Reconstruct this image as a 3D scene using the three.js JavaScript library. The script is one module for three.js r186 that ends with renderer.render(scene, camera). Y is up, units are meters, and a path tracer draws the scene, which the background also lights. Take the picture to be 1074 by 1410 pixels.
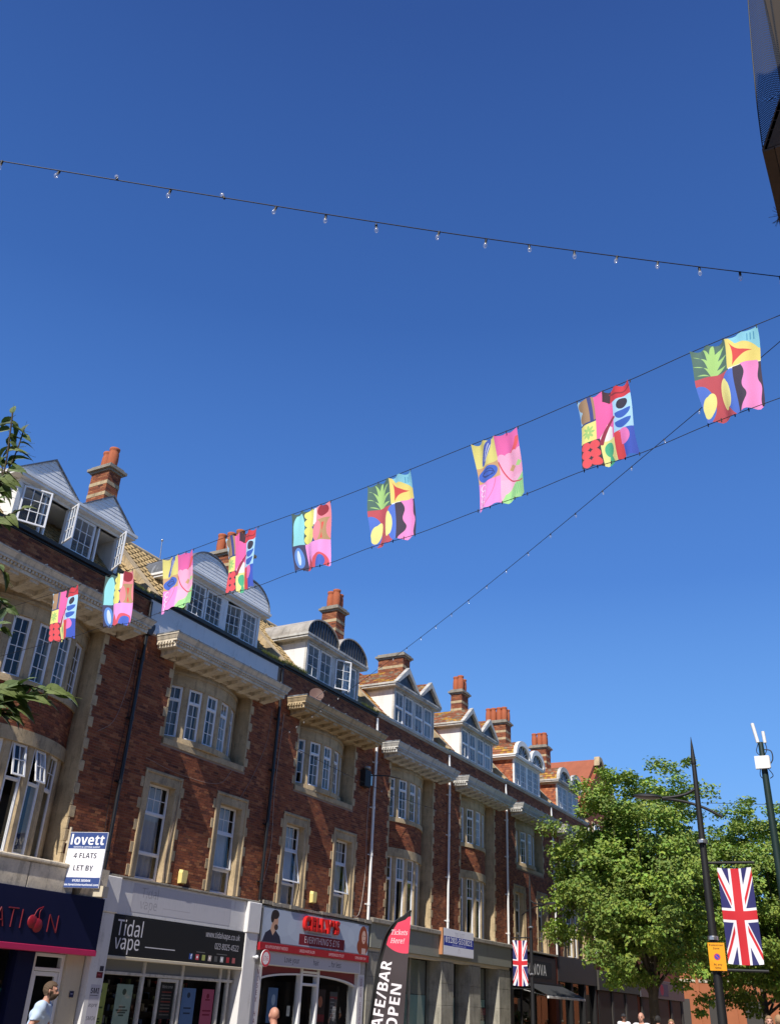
import * as THREE from 'three';
import { FontLoader } from 'three/addons/loaders/FontLoader.js';
import { TextGeometry } from 'three/addons/geometries/TextGeometry.js';
// ---------- camera, sky, sun, exposure ----------
const scene = new THREE.Scene();
const camera = new THREE.PerspectiveCamera(58.46, 779 / 1024, 0.1, 900);
camera.position.set(0, 1.65, 19.6);
camera.quaternion.setFromRotationMatrix(new THREE.Matrix4().makeBasis(
  new THREE.Vector3(0.48345556, 0.04447372, 0.87423842),
  new THREE.Vector3(-0.43492408, 0.8789213, 0.19580192),
  new THREE.Vector3(-0.75967873, -0.47488887, 0.44426208)));
scene.add(camera);
const renderer = new THREE.WebGLRenderer({ antialias: true });
renderer.setSize(779, 1024);
renderer.toneMapping = THREE.LinearToneMapping;
renderer.toneMappingExposure = 1.18;
renderer.shadowMap.enabled = true;
{ // clear summer sky: deep blue overhead, paler towards the horizon, the same all round
  const W = 64, H = 512, d = new Float32Array(W * H * 4);
  const T = [[-90, .16, .16, .15], [-3, .2, .22, .24], [0, .34, .58, .96], [6, .25, .52, .96], [13, .165, .405, .89], [24, .083, .235, .655], [40, .045, .136, .435], [57, .032, .09, .315], [90, .025, .073, .255]];
  for (let j = 0; j < H; j++) {
    const e = (j + .5) / H * 180 - 90; let q = 0; while (q < T.length - 2 && e > T[q + 1][0]) q++;
    const a = T[q], b = T[q + 1], t = (e - a[0]) / (b[0] - a[0]);
    for (let i = 0; i < W; i++) { const o = (j * W + i) * 4; for (let c = 0; c < 3; c++) d[o + c] = .88 * (a[c + 1] + (b[c + 1] - a[c + 1]) * t); d[o + 3] = 1; }
  }
  const tx = new THREE.DataTexture(d, W, H, THREE.RGBAFormat, THREE.FloatType);
  tx.mapping = THREE.EquirectangularReflectionMapping; tx.magFilter = tx.minFilter = THREE.LinearFilter; tx.needsUpdate = true;
  scene.background = tx; scene.environment = tx;
}
const sun = new THREE.DirectionalLight(new THREE.Color(1, .94, .85), 5.0);
sun.position.set(25 - 54, 8 + 60, 6 + 10.2); sun.target.position.set(25, 8, 6);
sun.castShadow = true; sun.shadow.mapSize.set(4096, 4096);
Object.assign(sun.shadow.camera, { left: -70, right: 70, top: 70, bottom: -70, near: 1, far: 220 });
scene.add(sun, sun.target);

// ---------- helpers ----------
let seed = 12345; const rnd = () => { seed = (seed + 0x6D2B79F5) | 0; let t = Math.imul(seed ^ (seed >>> 15), 1 | seed); t = (t + Math.imul(t ^ (t >>> 7), 61 | t)) ^ t; return ((t ^ (t >>> 14)) >>> 0) / 4294967296; };
const rr = (a, b) => a + (b - a) * rnd();
const V = (x, y, z) => new THREE.Vector3(x, y, z);
const PI = Math.PI;
class MB {
  constructor() { this.p = []; this.n = []; this.c = []; this.col = [1, 1, 1]; this.M = null; this.f = null; }
  pt(a) { if (this.f) a = this.f(a); if (!this.M) return a; const v = V(...a).applyMatrix4(this.M); return [v.x, v.y, v.z]; }
  tri(a, b, c) {
    a = this.pt(a); b = this.pt(b); c = this.pt(c);
    const ux = b[0] - a[0], uy = b[1] - a[1], uz = b[2] - a[2], wx = c[0] - a[0], wy = c[1] - a[1], wz = c[2] - a[2];
    let nx = uy * wz - uz * wy, ny = uz * wx - ux * wz, nz = ux * wy - uy * wx; const l = Math.hypot(nx, ny, nz); if (l < 1e-12) return this; nx /= l; ny /= l; nz /= l;
    this.p.push(...a, ...b, ...c); for (let i = 0; i < 3; i++) { this.n.push(nx, ny, nz); this.c.push(...this.col); }
    return this;
  }
  quad(a, b, c, d) { this.tri(a, b, c); this.tri(a, c, d); return this; }
  box(x0, x1, y0, y1, z0, z1, skip = '') {
    const s = k => skip.includes(k);
    if (!s('f')) this.quad([x0, y0, z1], [x1, y0, z1], [x1, y1, z1], [x0, y1, z1]);
    if (!s('b')) this.quad([x1, y0, z0], [x0, y0, z0], [x0, y1, z0], [x1, y1, z0]);
    if (!s('l')) this.quad([x0, y0, z0], [x0, y0, z1], [x0, y1, z1], [x0, y1, z0]);
    if (!s('r')) this.quad([x1, y0, z1], [x1, y0, z0], [x1, y1, z0], [x1, y1, z1]);
    if (!s('t')) this.quad([x0, y1, z1], [x1, y1, z1], [x1, y1, z0], [x0, y1, z0]);
    if (!s('d')) this.quad([x0, y0, z0], [x1, y0, z0], [x1, y0, z1], [x0, y0, z1]);
    return this;
  }
  cbox(x0, x1, y0, y1, z0, z1, c = .012) { // box with chamfered front edges
    const f = z1 - c; this.box(x0, x1, y0, y1, z0, f, 'f');
    const A = [[x0, y0, f], [x1, y0, f], [x1, y1, f], [x0, y1, f]], B = [[x0 + c, y0 + c, z1], [x1 - c, y0 + c, z1], [x1 - c, y1 - c, z1], [x0 + c, y1 - c, z1]];
    this.quad(...B); for (let i = 0; i < 4; i++) { const j = (i + 1) % 4; this.quad(A[i], A[j], B[j], B[i]); }
    return this;
  }
  prism(poly, map0, map1) { // poly: [u,v] counter-clockwise, maps give the two ends (map1 the front)
    const v2 = poly.map(q => new THREE.Vector2(q[0], q[1]));
    if (THREE.ShapeUtils.area(v2) < 0) { poly = poly.slice().reverse(); v2.reverse(); }
    const t = THREE.ShapeUtils.triangulateShape(v2, []);
    for (const [a, b, c] of t) { this.tri(map1(...poly[a]), map1(...poly[b]), map1(...poly[c])); this.tri(map0(...poly[c]), map0(...poly[b]), map0(...poly[a])); }
    for (let i = 0; i < poly.length; i++) { const a = poly[i], b = poly[(i + 1) % poly.length]; this.quad(map0(...a), map0(...b), map1(...b), map1(...a)); }
    return this;
  }
  prismZ(poly, z0, z1) { return this.prism(poly, (x, y) => [x, y, z0], (x, y) => [x, y, z1]); }
  prismX(poly, x0, x1) { return this.prism(poly, (z, y) => [x1, y, z], (z, y) => [x0, y, z]); } // poly [z,y]
  geo(g, M) {
    g = g.index ? g.toNonIndexed() : g.clone(); if (M) g.applyMatrix4(M); if (this.M) g.applyMatrix4(this.M);
    const P = g.attributes.position, N = g.attributes.normal;
    for (let i = 0; i < P.count; i++) { this.p.push(P.getX(i), P.getY(i), P.getZ(i)); this.n.push(N.getX(i), N.getY(i), N.getZ(i)); this.c.push(...this.col); }
    return this;
  }
  tube(pts, r, seg = 6, n) { return this.geo(new THREE.TubeGeometry(new THREE.CatmullRomCurve3(pts.map(p => V(...p))), n || Math.max(2, pts.length * 4), r, seg)); }
  rod(a, b, r0, r1 = r0, seg = 8) {
    const A = V(...a), B = V(...b), d = B.clone().sub(A), g = new THREE.CylinderGeometry(r1, r0, d.length(), seg);
    return this.geo(g, new THREE.Matrix4().compose(A.add(B).multiplyScalar(.5), new THREE.Quaternion().setFromUnitVectors(V(0, 1, 0), d.normalize()), V(1, 1, 1)));
  }
  lathe(pr, x, y, z, seg = 14) { return this.geo(new THREE.LatheGeometry(pr.map(q => new THREE.Vector2(...q)), seg), new THREE.Matrix4().makeTranslation(x, y, z)); }
  geometry() {
    const g = new THREE.BufferGeometry(), n = this.p.length / 3, uv = new Float32Array(n * 2);
    for (let i = 0; i < n; i++) {
      const x = this.p[i * 3], y = this.p[i * 3 + 1], z = this.p[i * 3 + 2], a = Math.abs(this.n[i * 3]), b = Math.abs(this.n[i * 3 + 1]), c = Math.abs(this.n[i * 3 + 2]);
      if (c >= a && c >= b) { uv[i * 2] = x; uv[i * 2 + 1] = y; } else if (a >= b) { uv[i * 2] = z; uv[i * 2 + 1] = y; } else { uv[i * 2] = x; uv[i * 2 + 1] = z; }
    }
    g.setAttribute('position', new THREE.BufferAttribute(new Float32Array(this.p), 3));
    g.setAttribute('normal', new THREE.BufferAttribute(new Float32Array(this.n), 3));
    g.setAttribute('uv', new THREE.BufferAttribute(uv, 2));
    g.setAttribute('color', new THREE.BufferAttribute(new Float32Array(this.c), 3));
    return g;
  }
  build(name, mat, parent) { const m = new THREE.Mesh(this.geometry(), mat); m.name = name; if (parent) parent.add(m); return m; }
}
const used = {};
function numbered(n) { used[n] = (used[n] || 0) + 1; return used[n] === 1 ? n : n + '_' + String(used[n] - 1).padStart(3, '0'); }
function thing(name, label, category, group) { const o = new THREE.Group(); o.name = numbered(name); o.userData = { label, category }; if (group) o.userData.group = group; scene.add(o); return o; }
function tag(o, label, category, group) { o.name = numbered(o.name); o.userData = { label, category }; if (group) o.userData.group = group; scene.add(o); return o; }
function part(name, parent) { const o = new THREE.Group(); o.name = name; parent.add(o); return o; }
function mesh(name, geo, mat, parent) { const m = new THREE.Mesh(geo, mat); m.name = name; if (parent) parent.add(m); return m; }
const stuff = o => { o.userData.kind = 'stuff'; return o; };

// ---------- textures ----------
function noiseField(S, cells, amps) { // tileable value noise, 0..1
  const f = new Float32Array(S * S);
  cells.forEach((n, k) => {
    const nx = Array.isArray(n) ? n[0] : n, ny = Array.isArray(n) ? n[1] : n, g = new Float32Array(nx * ny).map(() => rnd());
    for (let j = 0; j < S; j++) for (let i = 0; i < S; i++) {
      const x = i / S * nx, y = j / S * ny, x0 = Math.floor(x), y0 = Math.floor(y); let u = x - x0, v = y - y0; u = u * u * (3 - 2 * u); v = v * v * (3 - 2 * v);
      const a = g[(y0 % ny) * nx + x0 % nx], b = g[(y0 % ny) * nx + (x0 + 1) % nx], c = g[((y0 + 1) % ny) * nx + x0 % nx], d = g[((y0 + 1) % ny) * nx + (x0 + 1) % nx];
      f[j * S + i] += amps[k] * (a + (b - a) * u + (c - a) * v + (a - b - c + d) * u * v);
    }
  });
  let lo = 1e9, hi = -1e9; for (const v of f) { lo = Math.min(lo, v); hi = Math.max(hi, v); } for (let i = 0; i < f.length; i++) f[i] = (f[i] - lo) / (hi - lo); return f;
}
const srgb = v => v <= .0031308 ? v * 12.92 : 1.055 * Math.pow(v, 1 / 2.4) - .055;
function tex(S, fn, metres, colour = true) {
  const d = new Uint8Array(S * S * 4);
  for (let i = 0; i < S * S; i++) { const c = fn(i % S, Math.floor(i / S), i); for (let k = 0; k < 3; k++) d[i * 4 + k] = Math.max(0, Math.min(255, 255 * (colour ? srgb(c[k]) : c[k]))); d[i * 4 + 3] = 255; }
  const t = new THREE.DataTexture(d, S, S); t.wrapS = t.wrapT = THREE.RepeatWrapping; t.magFilter = THREE.LinearFilter; t.minFilter = THREE.LinearMipmapLinearFilter; t.generateMipmaps = true;
  const m = Array.isArray(metres) ? metres : [metres, metres]; t.repeat.set(1 / m[0], 1 / m[1]); if (colour) t.colorSpace = THREE.SRGBColorSpace; t.needsUpdate = true; return t;
}
const nA = noiseField(512, [4, 9, 21, 60, 160], [1, .8, .6, .45, .5]);
const nB = noiseField(512, [3, 8, 40, 130], [1, .7, .5, .6]);
const nS = noiseField(512, [[24, 2], [60, 4], [9, 9], [140, 140]], [.8, .6, .7, .4]); // vertical streaks
const grain = tex(512, (x, y, i) => { const v = .72 + .28 * nA[i]; return [v, v, v]; }, 1.7);
const grainBump = tex(512, (x, y, i) => [nB[i], nB[i], nB[i]], .55, false);
const stoneTex = tex(512, (x, y, i) => { const a = .5 + .5 * nA[i], s = nS[i] > .66 ? .74 : nS[i] > .6 ? .87 : 1, b = nB[i]; return [a * s, a * s * (.97 + .03 * b), a * s * (.9 + .1 * b)]; }, 2.3);
const paintTex = tex(512, (x, y, i) => { const s = Math.max(0, nS[i] - .62) * .7, a = .93 + .07 * nA[i] - s - (nB[i] > .8 ? .06 : 0); return [a, a * .995, a * .98]; }, 2.9);
const lichenTex = tex(512, (x, y, i) => {
  const a = nA[i], b = nB[i], row = (y % 64) < 7 ? .55 : 1, k = .7 + .3 * b;
  if (a > .60) return [.62 * k * row, .33 * k * row, .045 * row]; if (a > .47) return [.42 * k * row, .2 * k * row, .05 * row];
  return [.33 * k * row, .13 * k * row, .065 * k * row];
}, 1.9);
const leadTex = tex(512, (x, y, i) => { const s = nS[i], b = .5 + .5 * nA[i]; const v = s > .66 ? .9 : .42 * b + .1; return [v, v, v * 1.04]; }, 1.6);
const std = (rgb, rough = .8, o = {}) => new THREE.MeshStandardMaterial({ color: new THREE.Color().setRGB(...rgb), roughness: rough, ...o });
const M = {
  brick: std([1, 1, 1], .9, { vertexColors: true, map: grain, bumpMap: grainBump, bumpScale: .004 }),
  mortar: std([.36, .26, .19], .95, { map: grain }),
  stone: std([.60, .465, .285], .85, { map: stoneTex, bumpMap: grainBump, bumpScale: .004 }),
  stonePale: std([.80, .71, .57], .85, { map: stoneTex, bumpMap: grainBump, bumpScale: .004 }),
  stoneGrey: std([.40, .385, .33], .8, { map: stoneTex, bumpMap: grainBump, bumpScale: .003 }),
  ledge: std([.36, .33, .28], .9, { map: stoneTex, bumpMap: grainBump, bumpScale: .01 }),
  white: std([.78, .78, .77], .55, { map: paintTex }),
  render: std([.74, .73, .73], .8, { map: paintTex, bumpMap: grainBump, bumpScale: .002 }),
  upvc: std([.80, .80, .80], .35),
  wornwhite: std([.66, .65, .62], .7, { map: stoneTex }),
  cream: std([.60, .53, .40], .6, { map: paintTex }),
  lead: std([.30, .32, .34], .55, { map: leadTex, metalness: .2 }),
  leadPale: std([.48, .45, .41], .6, { map: stoneTex }),
  black: std([.008, .008, .009], .6),
  pipeBlack: std([.015, .015, .017], .4, { map: grain }),
  dark: std([.05, .045, .04], .9),
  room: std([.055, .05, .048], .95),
  glass: new THREE.MeshPhysicalMaterial({ color: 0xf2f6f6, transmission: 1, roughness: .015, thickness: 0, ior: 1.52 }),
  curtain: std([.5, .5, .53], .95),
  blind: std([.3, .27, .24], .95),
  pot: std([.46, .125, .05], .85, { map: grain, bumpMap: grainBump, bumpScale: .004 }),
  tileRed: std([1, 1, 1], .85, { vertexColors: true, map: grain, bumpMap: grainBump, bumpScale: .004 }),
  lichen: std([1, 1, 1], .9, { map: lichenTex, bumpMap: grainBump, bumpScale: .008 }),
  steel: std([.5, .5, .5], .35, { metalness: .9 }),
  navy: new THREE.MeshPhysicalMaterial({ color: new THREE.Color().setRGB(.006, .008, .04), roughness: .6, specularIntensity: .35 }),
  pink: std([.5, .02, .10], .4),
  teal: std([.22, .38, .36], .5),
  maroon: std([.2, .02, .03], .4),
  sagegrey: std([.27, .275, .235], .55, { map: paintTex }),
  cable: std([.02, .02, .022], .6),
  cableWhite: std([.3, .22, .18], .6),
  alarm: std([.75, .62, .22], .5),
  leafGrass: std([.12, .17, .03], .9, { vertexColors: true }),
};
const brickCols = [[.285, .085, .034], [.34, .11, .044], [.245, .07, .03], [.40, .15, .062], [.18, .055, .03], [.31, .09, .036], [.265, .085, .04]];
function brickCol(dk = 1) { const c = brickCols[Math.floor(rnd() * brickCols.length)], k = rr(.86, 1.12) * dk * (rnd() < .05 ? .6 : 1); return c.map(v => v * k); }

// ---------- brickwork: every brick has its own face, edges and recessed joint ----------
function layBricks(w0, w1, h0, h1, holes, emit, L = .225, C = .075) {
  const j = .01; let row = 0;
  for (let v = h0; v + C * .6 < h1; v += C, row++) {
    const vt = Math.min(v + C - j, h1); const hs = holes.filter(q => q[2] < vt - .004 && q[3] > v + .004);
    for (let u = w0 - (row % 2 ? L / 2 : 0); u < w1; u += L) {
      let segs = [[Math.max(u, w0), Math.min(u + L - j, w1)]];
      for (const q of hs) segs = segs.flatMap(([a, b]) => q[1] <= a || q[0] >= b ? [[a, b]] : [[a, Math.min(b, q[0] - j)], [Math.max(a, q[1] + j), b]]);
      for (const [a, b] of segs) if (b - a > .035) emit(a, b, v, vt);
    }
  }
}
function brickQuad(mb, a, b, v, vt, map) { // five faces of one brick
  const d = .007 + rnd() * .004, o = map, F = [o(a, v, d), o(b, v, d), o(b, vt, d), o(a, vt, d)], K = [o(a, v, -.012), o(b, v, -.012), o(b, vt, -.012), o(a, vt, -.012)];
  mb.quad(...F); for (let i = 0; i < 4; i++) { const j = (i + 1) % 4; mb.quad(K[i], K[j], F[j], F[i]); }
}
const patch = (u, v) => { const n = nB[((Math.floor(v * 37) & 511) * 512) + (Math.floor(u * 37 + 2000) & 511)], m = nA[((Math.floor(v * 90) & 511) * 512) + (Math.floor(u * 60 + 3000) & 511)]; return .82 + .24 * n + .14 * m; }; // blotches of soot and re-used bricks
function brickSkin(mb, w0, w1, h0, h1, holes, map, dk = 1) { layBricks(w0, w1, h0, h1, holes, (a, b, v, vt) => { mb.col = brickCol(dk * patch(a, v)); brickQuad(mb, a, b, v, vt, map); }); }

// ---------- windows ----------
const gcache = {};
const cached = (key, fn) => gcache[key] || (gcache[key] = fn());
// lights: [y0, y1, columns, rows, openAngle]; x centred, y from 0
function makeWindow(parent, w, h, lights, x, y, z, ry = 0, fine = true, mat = M.upvc, name = 'window') {
  const g = part(name, parent); g.position.set(x, y, z); g.rotation.y = ry; const key = [w, h, JSON.stringify(lights), fine].join();
  const fr = .045, hw = w / 2;
  mesh('frame', cached('fr' + key, () => {
    const m = new MB(); m.cbox(-hw, -hw + fr, 0, h, -.035, .035, .008).cbox(hw - fr, hw, 0, h, -.035, .035, .008).cbox(-hw + fr, hw - fr, 0, fr, -.034, .037, .008).cbox(-hw + fr, hw - fr, h - fr, h, -.034, .034, .008);
    for (const l of lights) if (l[0] > .01) m.cbox(-hw + fr, hw - fr, l[0] - .035, l[0] + .035, -.033, .036, .008); return m.geometry();
  }), mat, g);
  for (const [y0, y1, cs, rs, tilt] of lights) {
    const s = new THREE.Group(); const a0 = Math.max(y0 + .03, fr), a1 = Math.min(y1 - .03, h - fr), x0 = -hw + fr, x1 = hw - fr, b = tilt ? .045 : .022;
    const hh = a1 - a0, T = tilt ? new THREE.Matrix4().makeTranslation(0, a1, .04).multiply(new THREE.Matrix4().makeRotationX(-tilt)) : new THREE.Matrix4().makeTranslation(0, a1, 0);
    const put = o => { o.applyMatrix4(T); g.add(o); };
    const sashKey = ['sash', x0, hh, cs, rs, b].join();
    put(mesh('sash', cached(sashKey, () => {
      const m = new MB(); m.box(x0, x0 + b, -hh, 0, -.015, .02).box(x1 - b, x1, -hh, 0, -.015, .02).box(x0 + b, x1 - b, -hh, -hh + b, -.0145, .0205).box(x0 + b, x1 - b, -b, 0, -.0145, .0205);
      for (let i = 1; i < cs; i++) { const q = x0 + (x1 - x0) * i / cs; m.box(q - .009, q + .009, -hh + b, -b, -.012, .015); }
      for (let i = 1; i < rs; i++) { const q = -hh * i / rs; m.box(x0 + b, x1 - b, q - .009, q + .009, -.011, .016); }
      return m.geometry();
    }), mat));
    const nc = fine ? cs : 1, nr = fine ? rs : 1, pw = (x1 - x0) / nc, ph = hh / nr;
    for (let i = 0; i < nc; i++) for (let j = 0; j < nr; j++) {
      const pm = mesh('pane', cached(['pane', pw.toFixed(4), ph.toFixed(4)].join(), () => new MB().box(-pw / 2, pw / 2, -ph / 2, ph / 2, -.002, .002, 'btdlr').geometry()), M.glass);
      pm.position.set(x0 + (i + .5) * pw, -(j + .5) * ph, 0); if (fine) pm.rotation.set(rr(-.006, .006), rr(-.008, .008), 0); pm.updateMatrix(); put(pm);
    }
  }
  return g;
}
function curtainGeo(w, h, amp = .03, n = 26) {
  const m = new MB(); let px = -w / 2, pz = 0; const f = rr(14, 20);
  for (let i = 1; i <= n; i++) { const x = -w / 2 + w * i / n, z = amp * Math.sin(f * x + 1.3 * Math.sin(5 * x)); m.quad([px, 0, pz], [x, 0, z], [x, h, z], [px, h, pz]); px = x; pz = z; }
  return m.geometry();
}
// opening casement on a side hinge: its own frame, bars, panes
function makeCasement(parent, w, h, cs, rs, x, y, z, side, ang, mat = M.upvc) {
  const g = part('casement', parent); g.position.set(x, y, z); g.rotation.y = ang; const s = side, b = .05; // s=1: leaf extends to +x from the hinge
  mesh('casement_frame', cached(['cas', w, h, cs, rs, s].join(), () => {
    const m = new MB(), X = (a, c) => s > 0 ? [a, c] : [-c, -a];
    m.cbox(...X(0, b), 0, h, -.02, .025, .006).cbox(...X(w - b, w), 0, h, -.02, .025, .006).cbox(...X(b, w - b), 0, b, -.019, .026, .006).cbox(...X(b, w - b), h - b, h, -.019, .026, .006);
    for (let i = 1; i < cs; i++) { const q = b + (w - 2 * b) * i / cs; m.box(...X(q - .01, q + .01), b, h - b, -.012, .015); }
    for (let i = 1; i < rs; i++) { const q = b + (h - 2 * b) * i / rs; m.box(...X(b, w - b), q - .01, q + .01, -.011, .016); }
    return m.geometry();
  }), mat, g);
  const pw = (w - 2 * b) / cs, ph = (h - 2 * b) / rs;
  for (let i = 0; i < cs; i++) for (let j = 0; j < rs; j++) {
    const pm = mesh('pane', cached(['pane', pw.toFixed(4), ph.toFixed(4)].join(), () => new MB().box(-pw / 2, pw / 2, -ph / 2, ph / 2, -.002, .002, 'btdlr').geometry()), M.glass, g);
    pm.position.set(s * (b + (i + .5) * pw), b + (j + .5) * ph, 0); pm.rotation.y = rr(-.008, .008);
  }
  return g;
}

// ---------- the setting ----------
const asphTex = tex(512, (x, y, i) => { const v = .75 + .25 * nA[i]; return [v, v * .98, v * .94]; }, 6);
{
  const g = new THREE.PlaneGeometry(700, 700); g.rotateX(-PI / 2); const uv = g.attributes.uv; for (let i = 0; i < uv.count; i++) uv.setXY(i, uv.getX(i) * 700, uv.getY(i) * 700);
  const o = mesh('ground', g, std([.27, .235, .195], .9, { map: asphTex }), scene); o.userData = { kind: 'structure', label: 'paved pedestrian street' };
  const pv = new MB(); pv.box(-30, 110, .004, .11, .3, 4.2, 'd'); const p = pv.build('pavement', std([.27, .235, .19], .85, { map: asphTex }), scene); p.userData = { kind: 'structure' };
  const kb = new MB(); for (let x = -30; x < 110; x += .92) kb.cbox(x, x + .91, .004, .115, 4.205, 4.33, .01); const kk = kb.build('kerb', M.stoneGrey, p); stuff(kk);
}

// ---------- terrace houses ----------
const CX = k => 15.62 + 7.04 * k, HW = 3.52;
const BR = 3.3, BZ = .06; // bow radius and crown
const bowMap = (a, y, d) => [(BR + d) * Math.sin(a), y, BZ - BR + (BR + d) * Math.cos(a)];
function arcBand(mb, a0, a1, y0, y1, r0, r1, n = 16) { // curved band, r measured from the bow line
  for (let i = 0; i < n; i++) {
    const a = a0 + (a1 - a0) * i / n, b = a0 + (a1 - a0) * (i + 1) / n;
    mb.quad(bowMap(a, y0, r1), bowMap(b, y0, r1), bowMap(b, y1, r1), bowMap(a, y1, r1));
    mb.quad(bowMap(a, y1, r1), bowMap(b, y1, r1), bowMap(b, y1, r0), bowMap(a, y1, r0));
    mb.quad(bowMap(a, y0, r0), bowMap(b, y0, r0), bowMap(b, y0, r1), bowMap(a, y0, r1));
  }
}
function quoins(parent, x, side, y0, y1, z0 = -.2, mat = M.stone, hgt = .3) { // alternating long and short blocks at an opening edge; side: direction away from the opening
  let i = 0; for (let y = y0; y < y1 - .05; y += hgt, i++) {
    const L = i % 2 ? .07 : .2, t = Math.min(y + hgt - .012, y1), a = x - side * .006, b = x + side * L;
    mesh('quoin_block', new MB().cbox(Math.min(a, b), Math.max(a, b), y, t, z0, .016 + rr(0, .006), .012).geometry(), mat, parent);
  }
}
function bow(h, k, double) {
  const fine = k < 3, W = .50, A = [-.464, -.232, 0, .232, .464], MU = [-.58, -.348, -.116, .116, .348, .58];
  const b = part('bow_window', h);
  { const m = new MB(); arcBand(m, -.66, .66, 10.26, 10.83, -.3, .015); arcBand(m, -.66, .66, 10.62, 10.70, 0, .05); m.build('stone_head', M.stone, b); }
  { const m = new MB(); arcBand(m, -.66, .66, 8.46, 8.64, -.3, .06); m.build('stone_sill', M.stone, b); }
  const rows = [[8.64, 10.26]]; if (double) rows.push([4.5, 7.1]);
  for (const [y0, y1] of rows) for (const a of MU) {
    const m = new MB(); m.M = new THREE.Matrix4().makeTranslation(...bowMap(a, 0, 0)).multiply(new THREE.Matrix4().makeRotationY(a));
    m.prism([[-.135, -.26], [.135, -.26], [.135, -.07], [.075, .0], [-.075, .0], [-.135, -.07]], (x, z) => [x, y0, z], (x, z) => [x, y1, z]); m.build('mullion', M.stone, b);
  }
  if (double) {
    { const m = new MB(); arcBand(m, -.66, .66, 7.08, 7.42, -.3, .05); m.build('stone_lintel', M.stone, b); }
    { const m = new MB(); arcBand(m, -.66, .66, 7.42, 8.46, -.3, -.008); m.build('mortar_backing', M.mortar, b); }
    { const m = new MB(); brickSkin(m, -.64 * BR, .64 * BR, 7.425, 8.455, [], (u, v, d) => bowMap(u / BR, v, d)); stuff(m.build('brickwork', M.brick, b)); }
  } else { new MB().box(-1.998, 1.998, 8.28, 8.455, -.8, .03).build('stone_ledge', M.stone, b); }
  new MB().box(-2.0, 2.0, 10.83, 10.9, -.85, -.005).build('stone_soffit', M.stone, b);
  A.forEach((a, i) => {
    let p = bowMap(a, 8.64, -.09);
    makeWindow(h, W, 1.62, double && k === 0 ? [[0, 1.62, 2, 4]] : [[0, 1.18, 2, 3], [1.18, 1.62, 2, 1]], ...p, a, fine);
    if (double) {
      p = bowMap(a, 4.5, -.09); makeWindow(h, W, 2.6, [[0, 1.72, 1, 1], [1.72, 2.6, 2, 2, (k === 0 && (i === 2 || i === 3)) ? .22 : 0]], ...p, a, fine);
      if (rnd() < .5) { const q = bowMap(a, 4.5, -.4), c = mesh('curtain', curtainGeo(W, 2.6), rnd() < .5 ? M.curtain : M.blind, h); c.position.set(...q); c.rotation.y = a; }
    } if (rnd() < .5) { const hh = rr(.4, 1.6), q = bowMap(a, 8.64 + 1.62 - hh, -.4), c = mesh('blind', curtainGeo(W, hh, rnd() < .5 ? .004 : .03), rnd() < .5 ? M.blind : M.curtain, h); c.position.set(...q); c.rotation.y = a; }
  });
  for (const s of [-1, 1]) { // stone reveals of the recess
    const y0 = double ? 4.46 : 8.46; const m = new MB(); m.box(s > 0 ? 2.0 : -2.058, s > 0 ? 2.058 : -2.0, y0, 10.83, -.95, -.004); m.build('stone_reveal', M.stone, b); { const e = new MB(); arcBand(e, s > 0 ? .60 : -.68, s > 0 ? .68 : -.60, y0, 10.82, -.3, -.03, 4); e.build('end_pier', M.stone, b); }
    quoins(h, s * 2.0, s, y0, 10.8, -.1);
  }
}
function sashWindow(h, k, x, tilt) {
  const fine = k < 3, s = part('window_surround', h), w = .98, op = .56;
  const m = new MB(); // stone surround with moulded outer edge
  for (const q of [-1, 1]) { m.cbox(x + (q > 0 ? op : -.78), x + (q > 0 ? .78 : -op), 4.48, 7.3, -.3, .012, .01); m.cbox(x + (q > 0 ? .74 : -.82), x + (q > 0 ? .82 : -.74), 4.481, 7.42, -.05, .045, .015); }
  m.cbox(x - .779, x + .779, 7.1, 7.4, -.3, .013, .01); m.cbox(x - .82, x + .82, 7.36, 7.45, -.05, .05, .015); m.build('stone_frame', M.stone, s);
  for (const q of [-1, 1]) { let i = 0; for (let y = 4.5; y < 7.2; y += .3, i++) if (i % 2 === 0) mesh('quoin_block', new MB().cbox(x + (q > 0 ? .82 : -.95), x + (q > 0 ? .95 : -.82), y, y + .29, -.06, .02, .01).geometry(), M.stone, s); }
  makeWindow(h, 1.1, 2.62, [[0, .7, 1, 1], [.7, 1.8, 1, 1, tilt], [1.8, 2.62, 4, 2]], x, 4.49, -.26, 0, fine);
  const c = mesh('curtain', curtainGeo(1.05, 2.5), M.curtain, h); c.position.set(x, 4.55, -.42);
}
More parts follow.
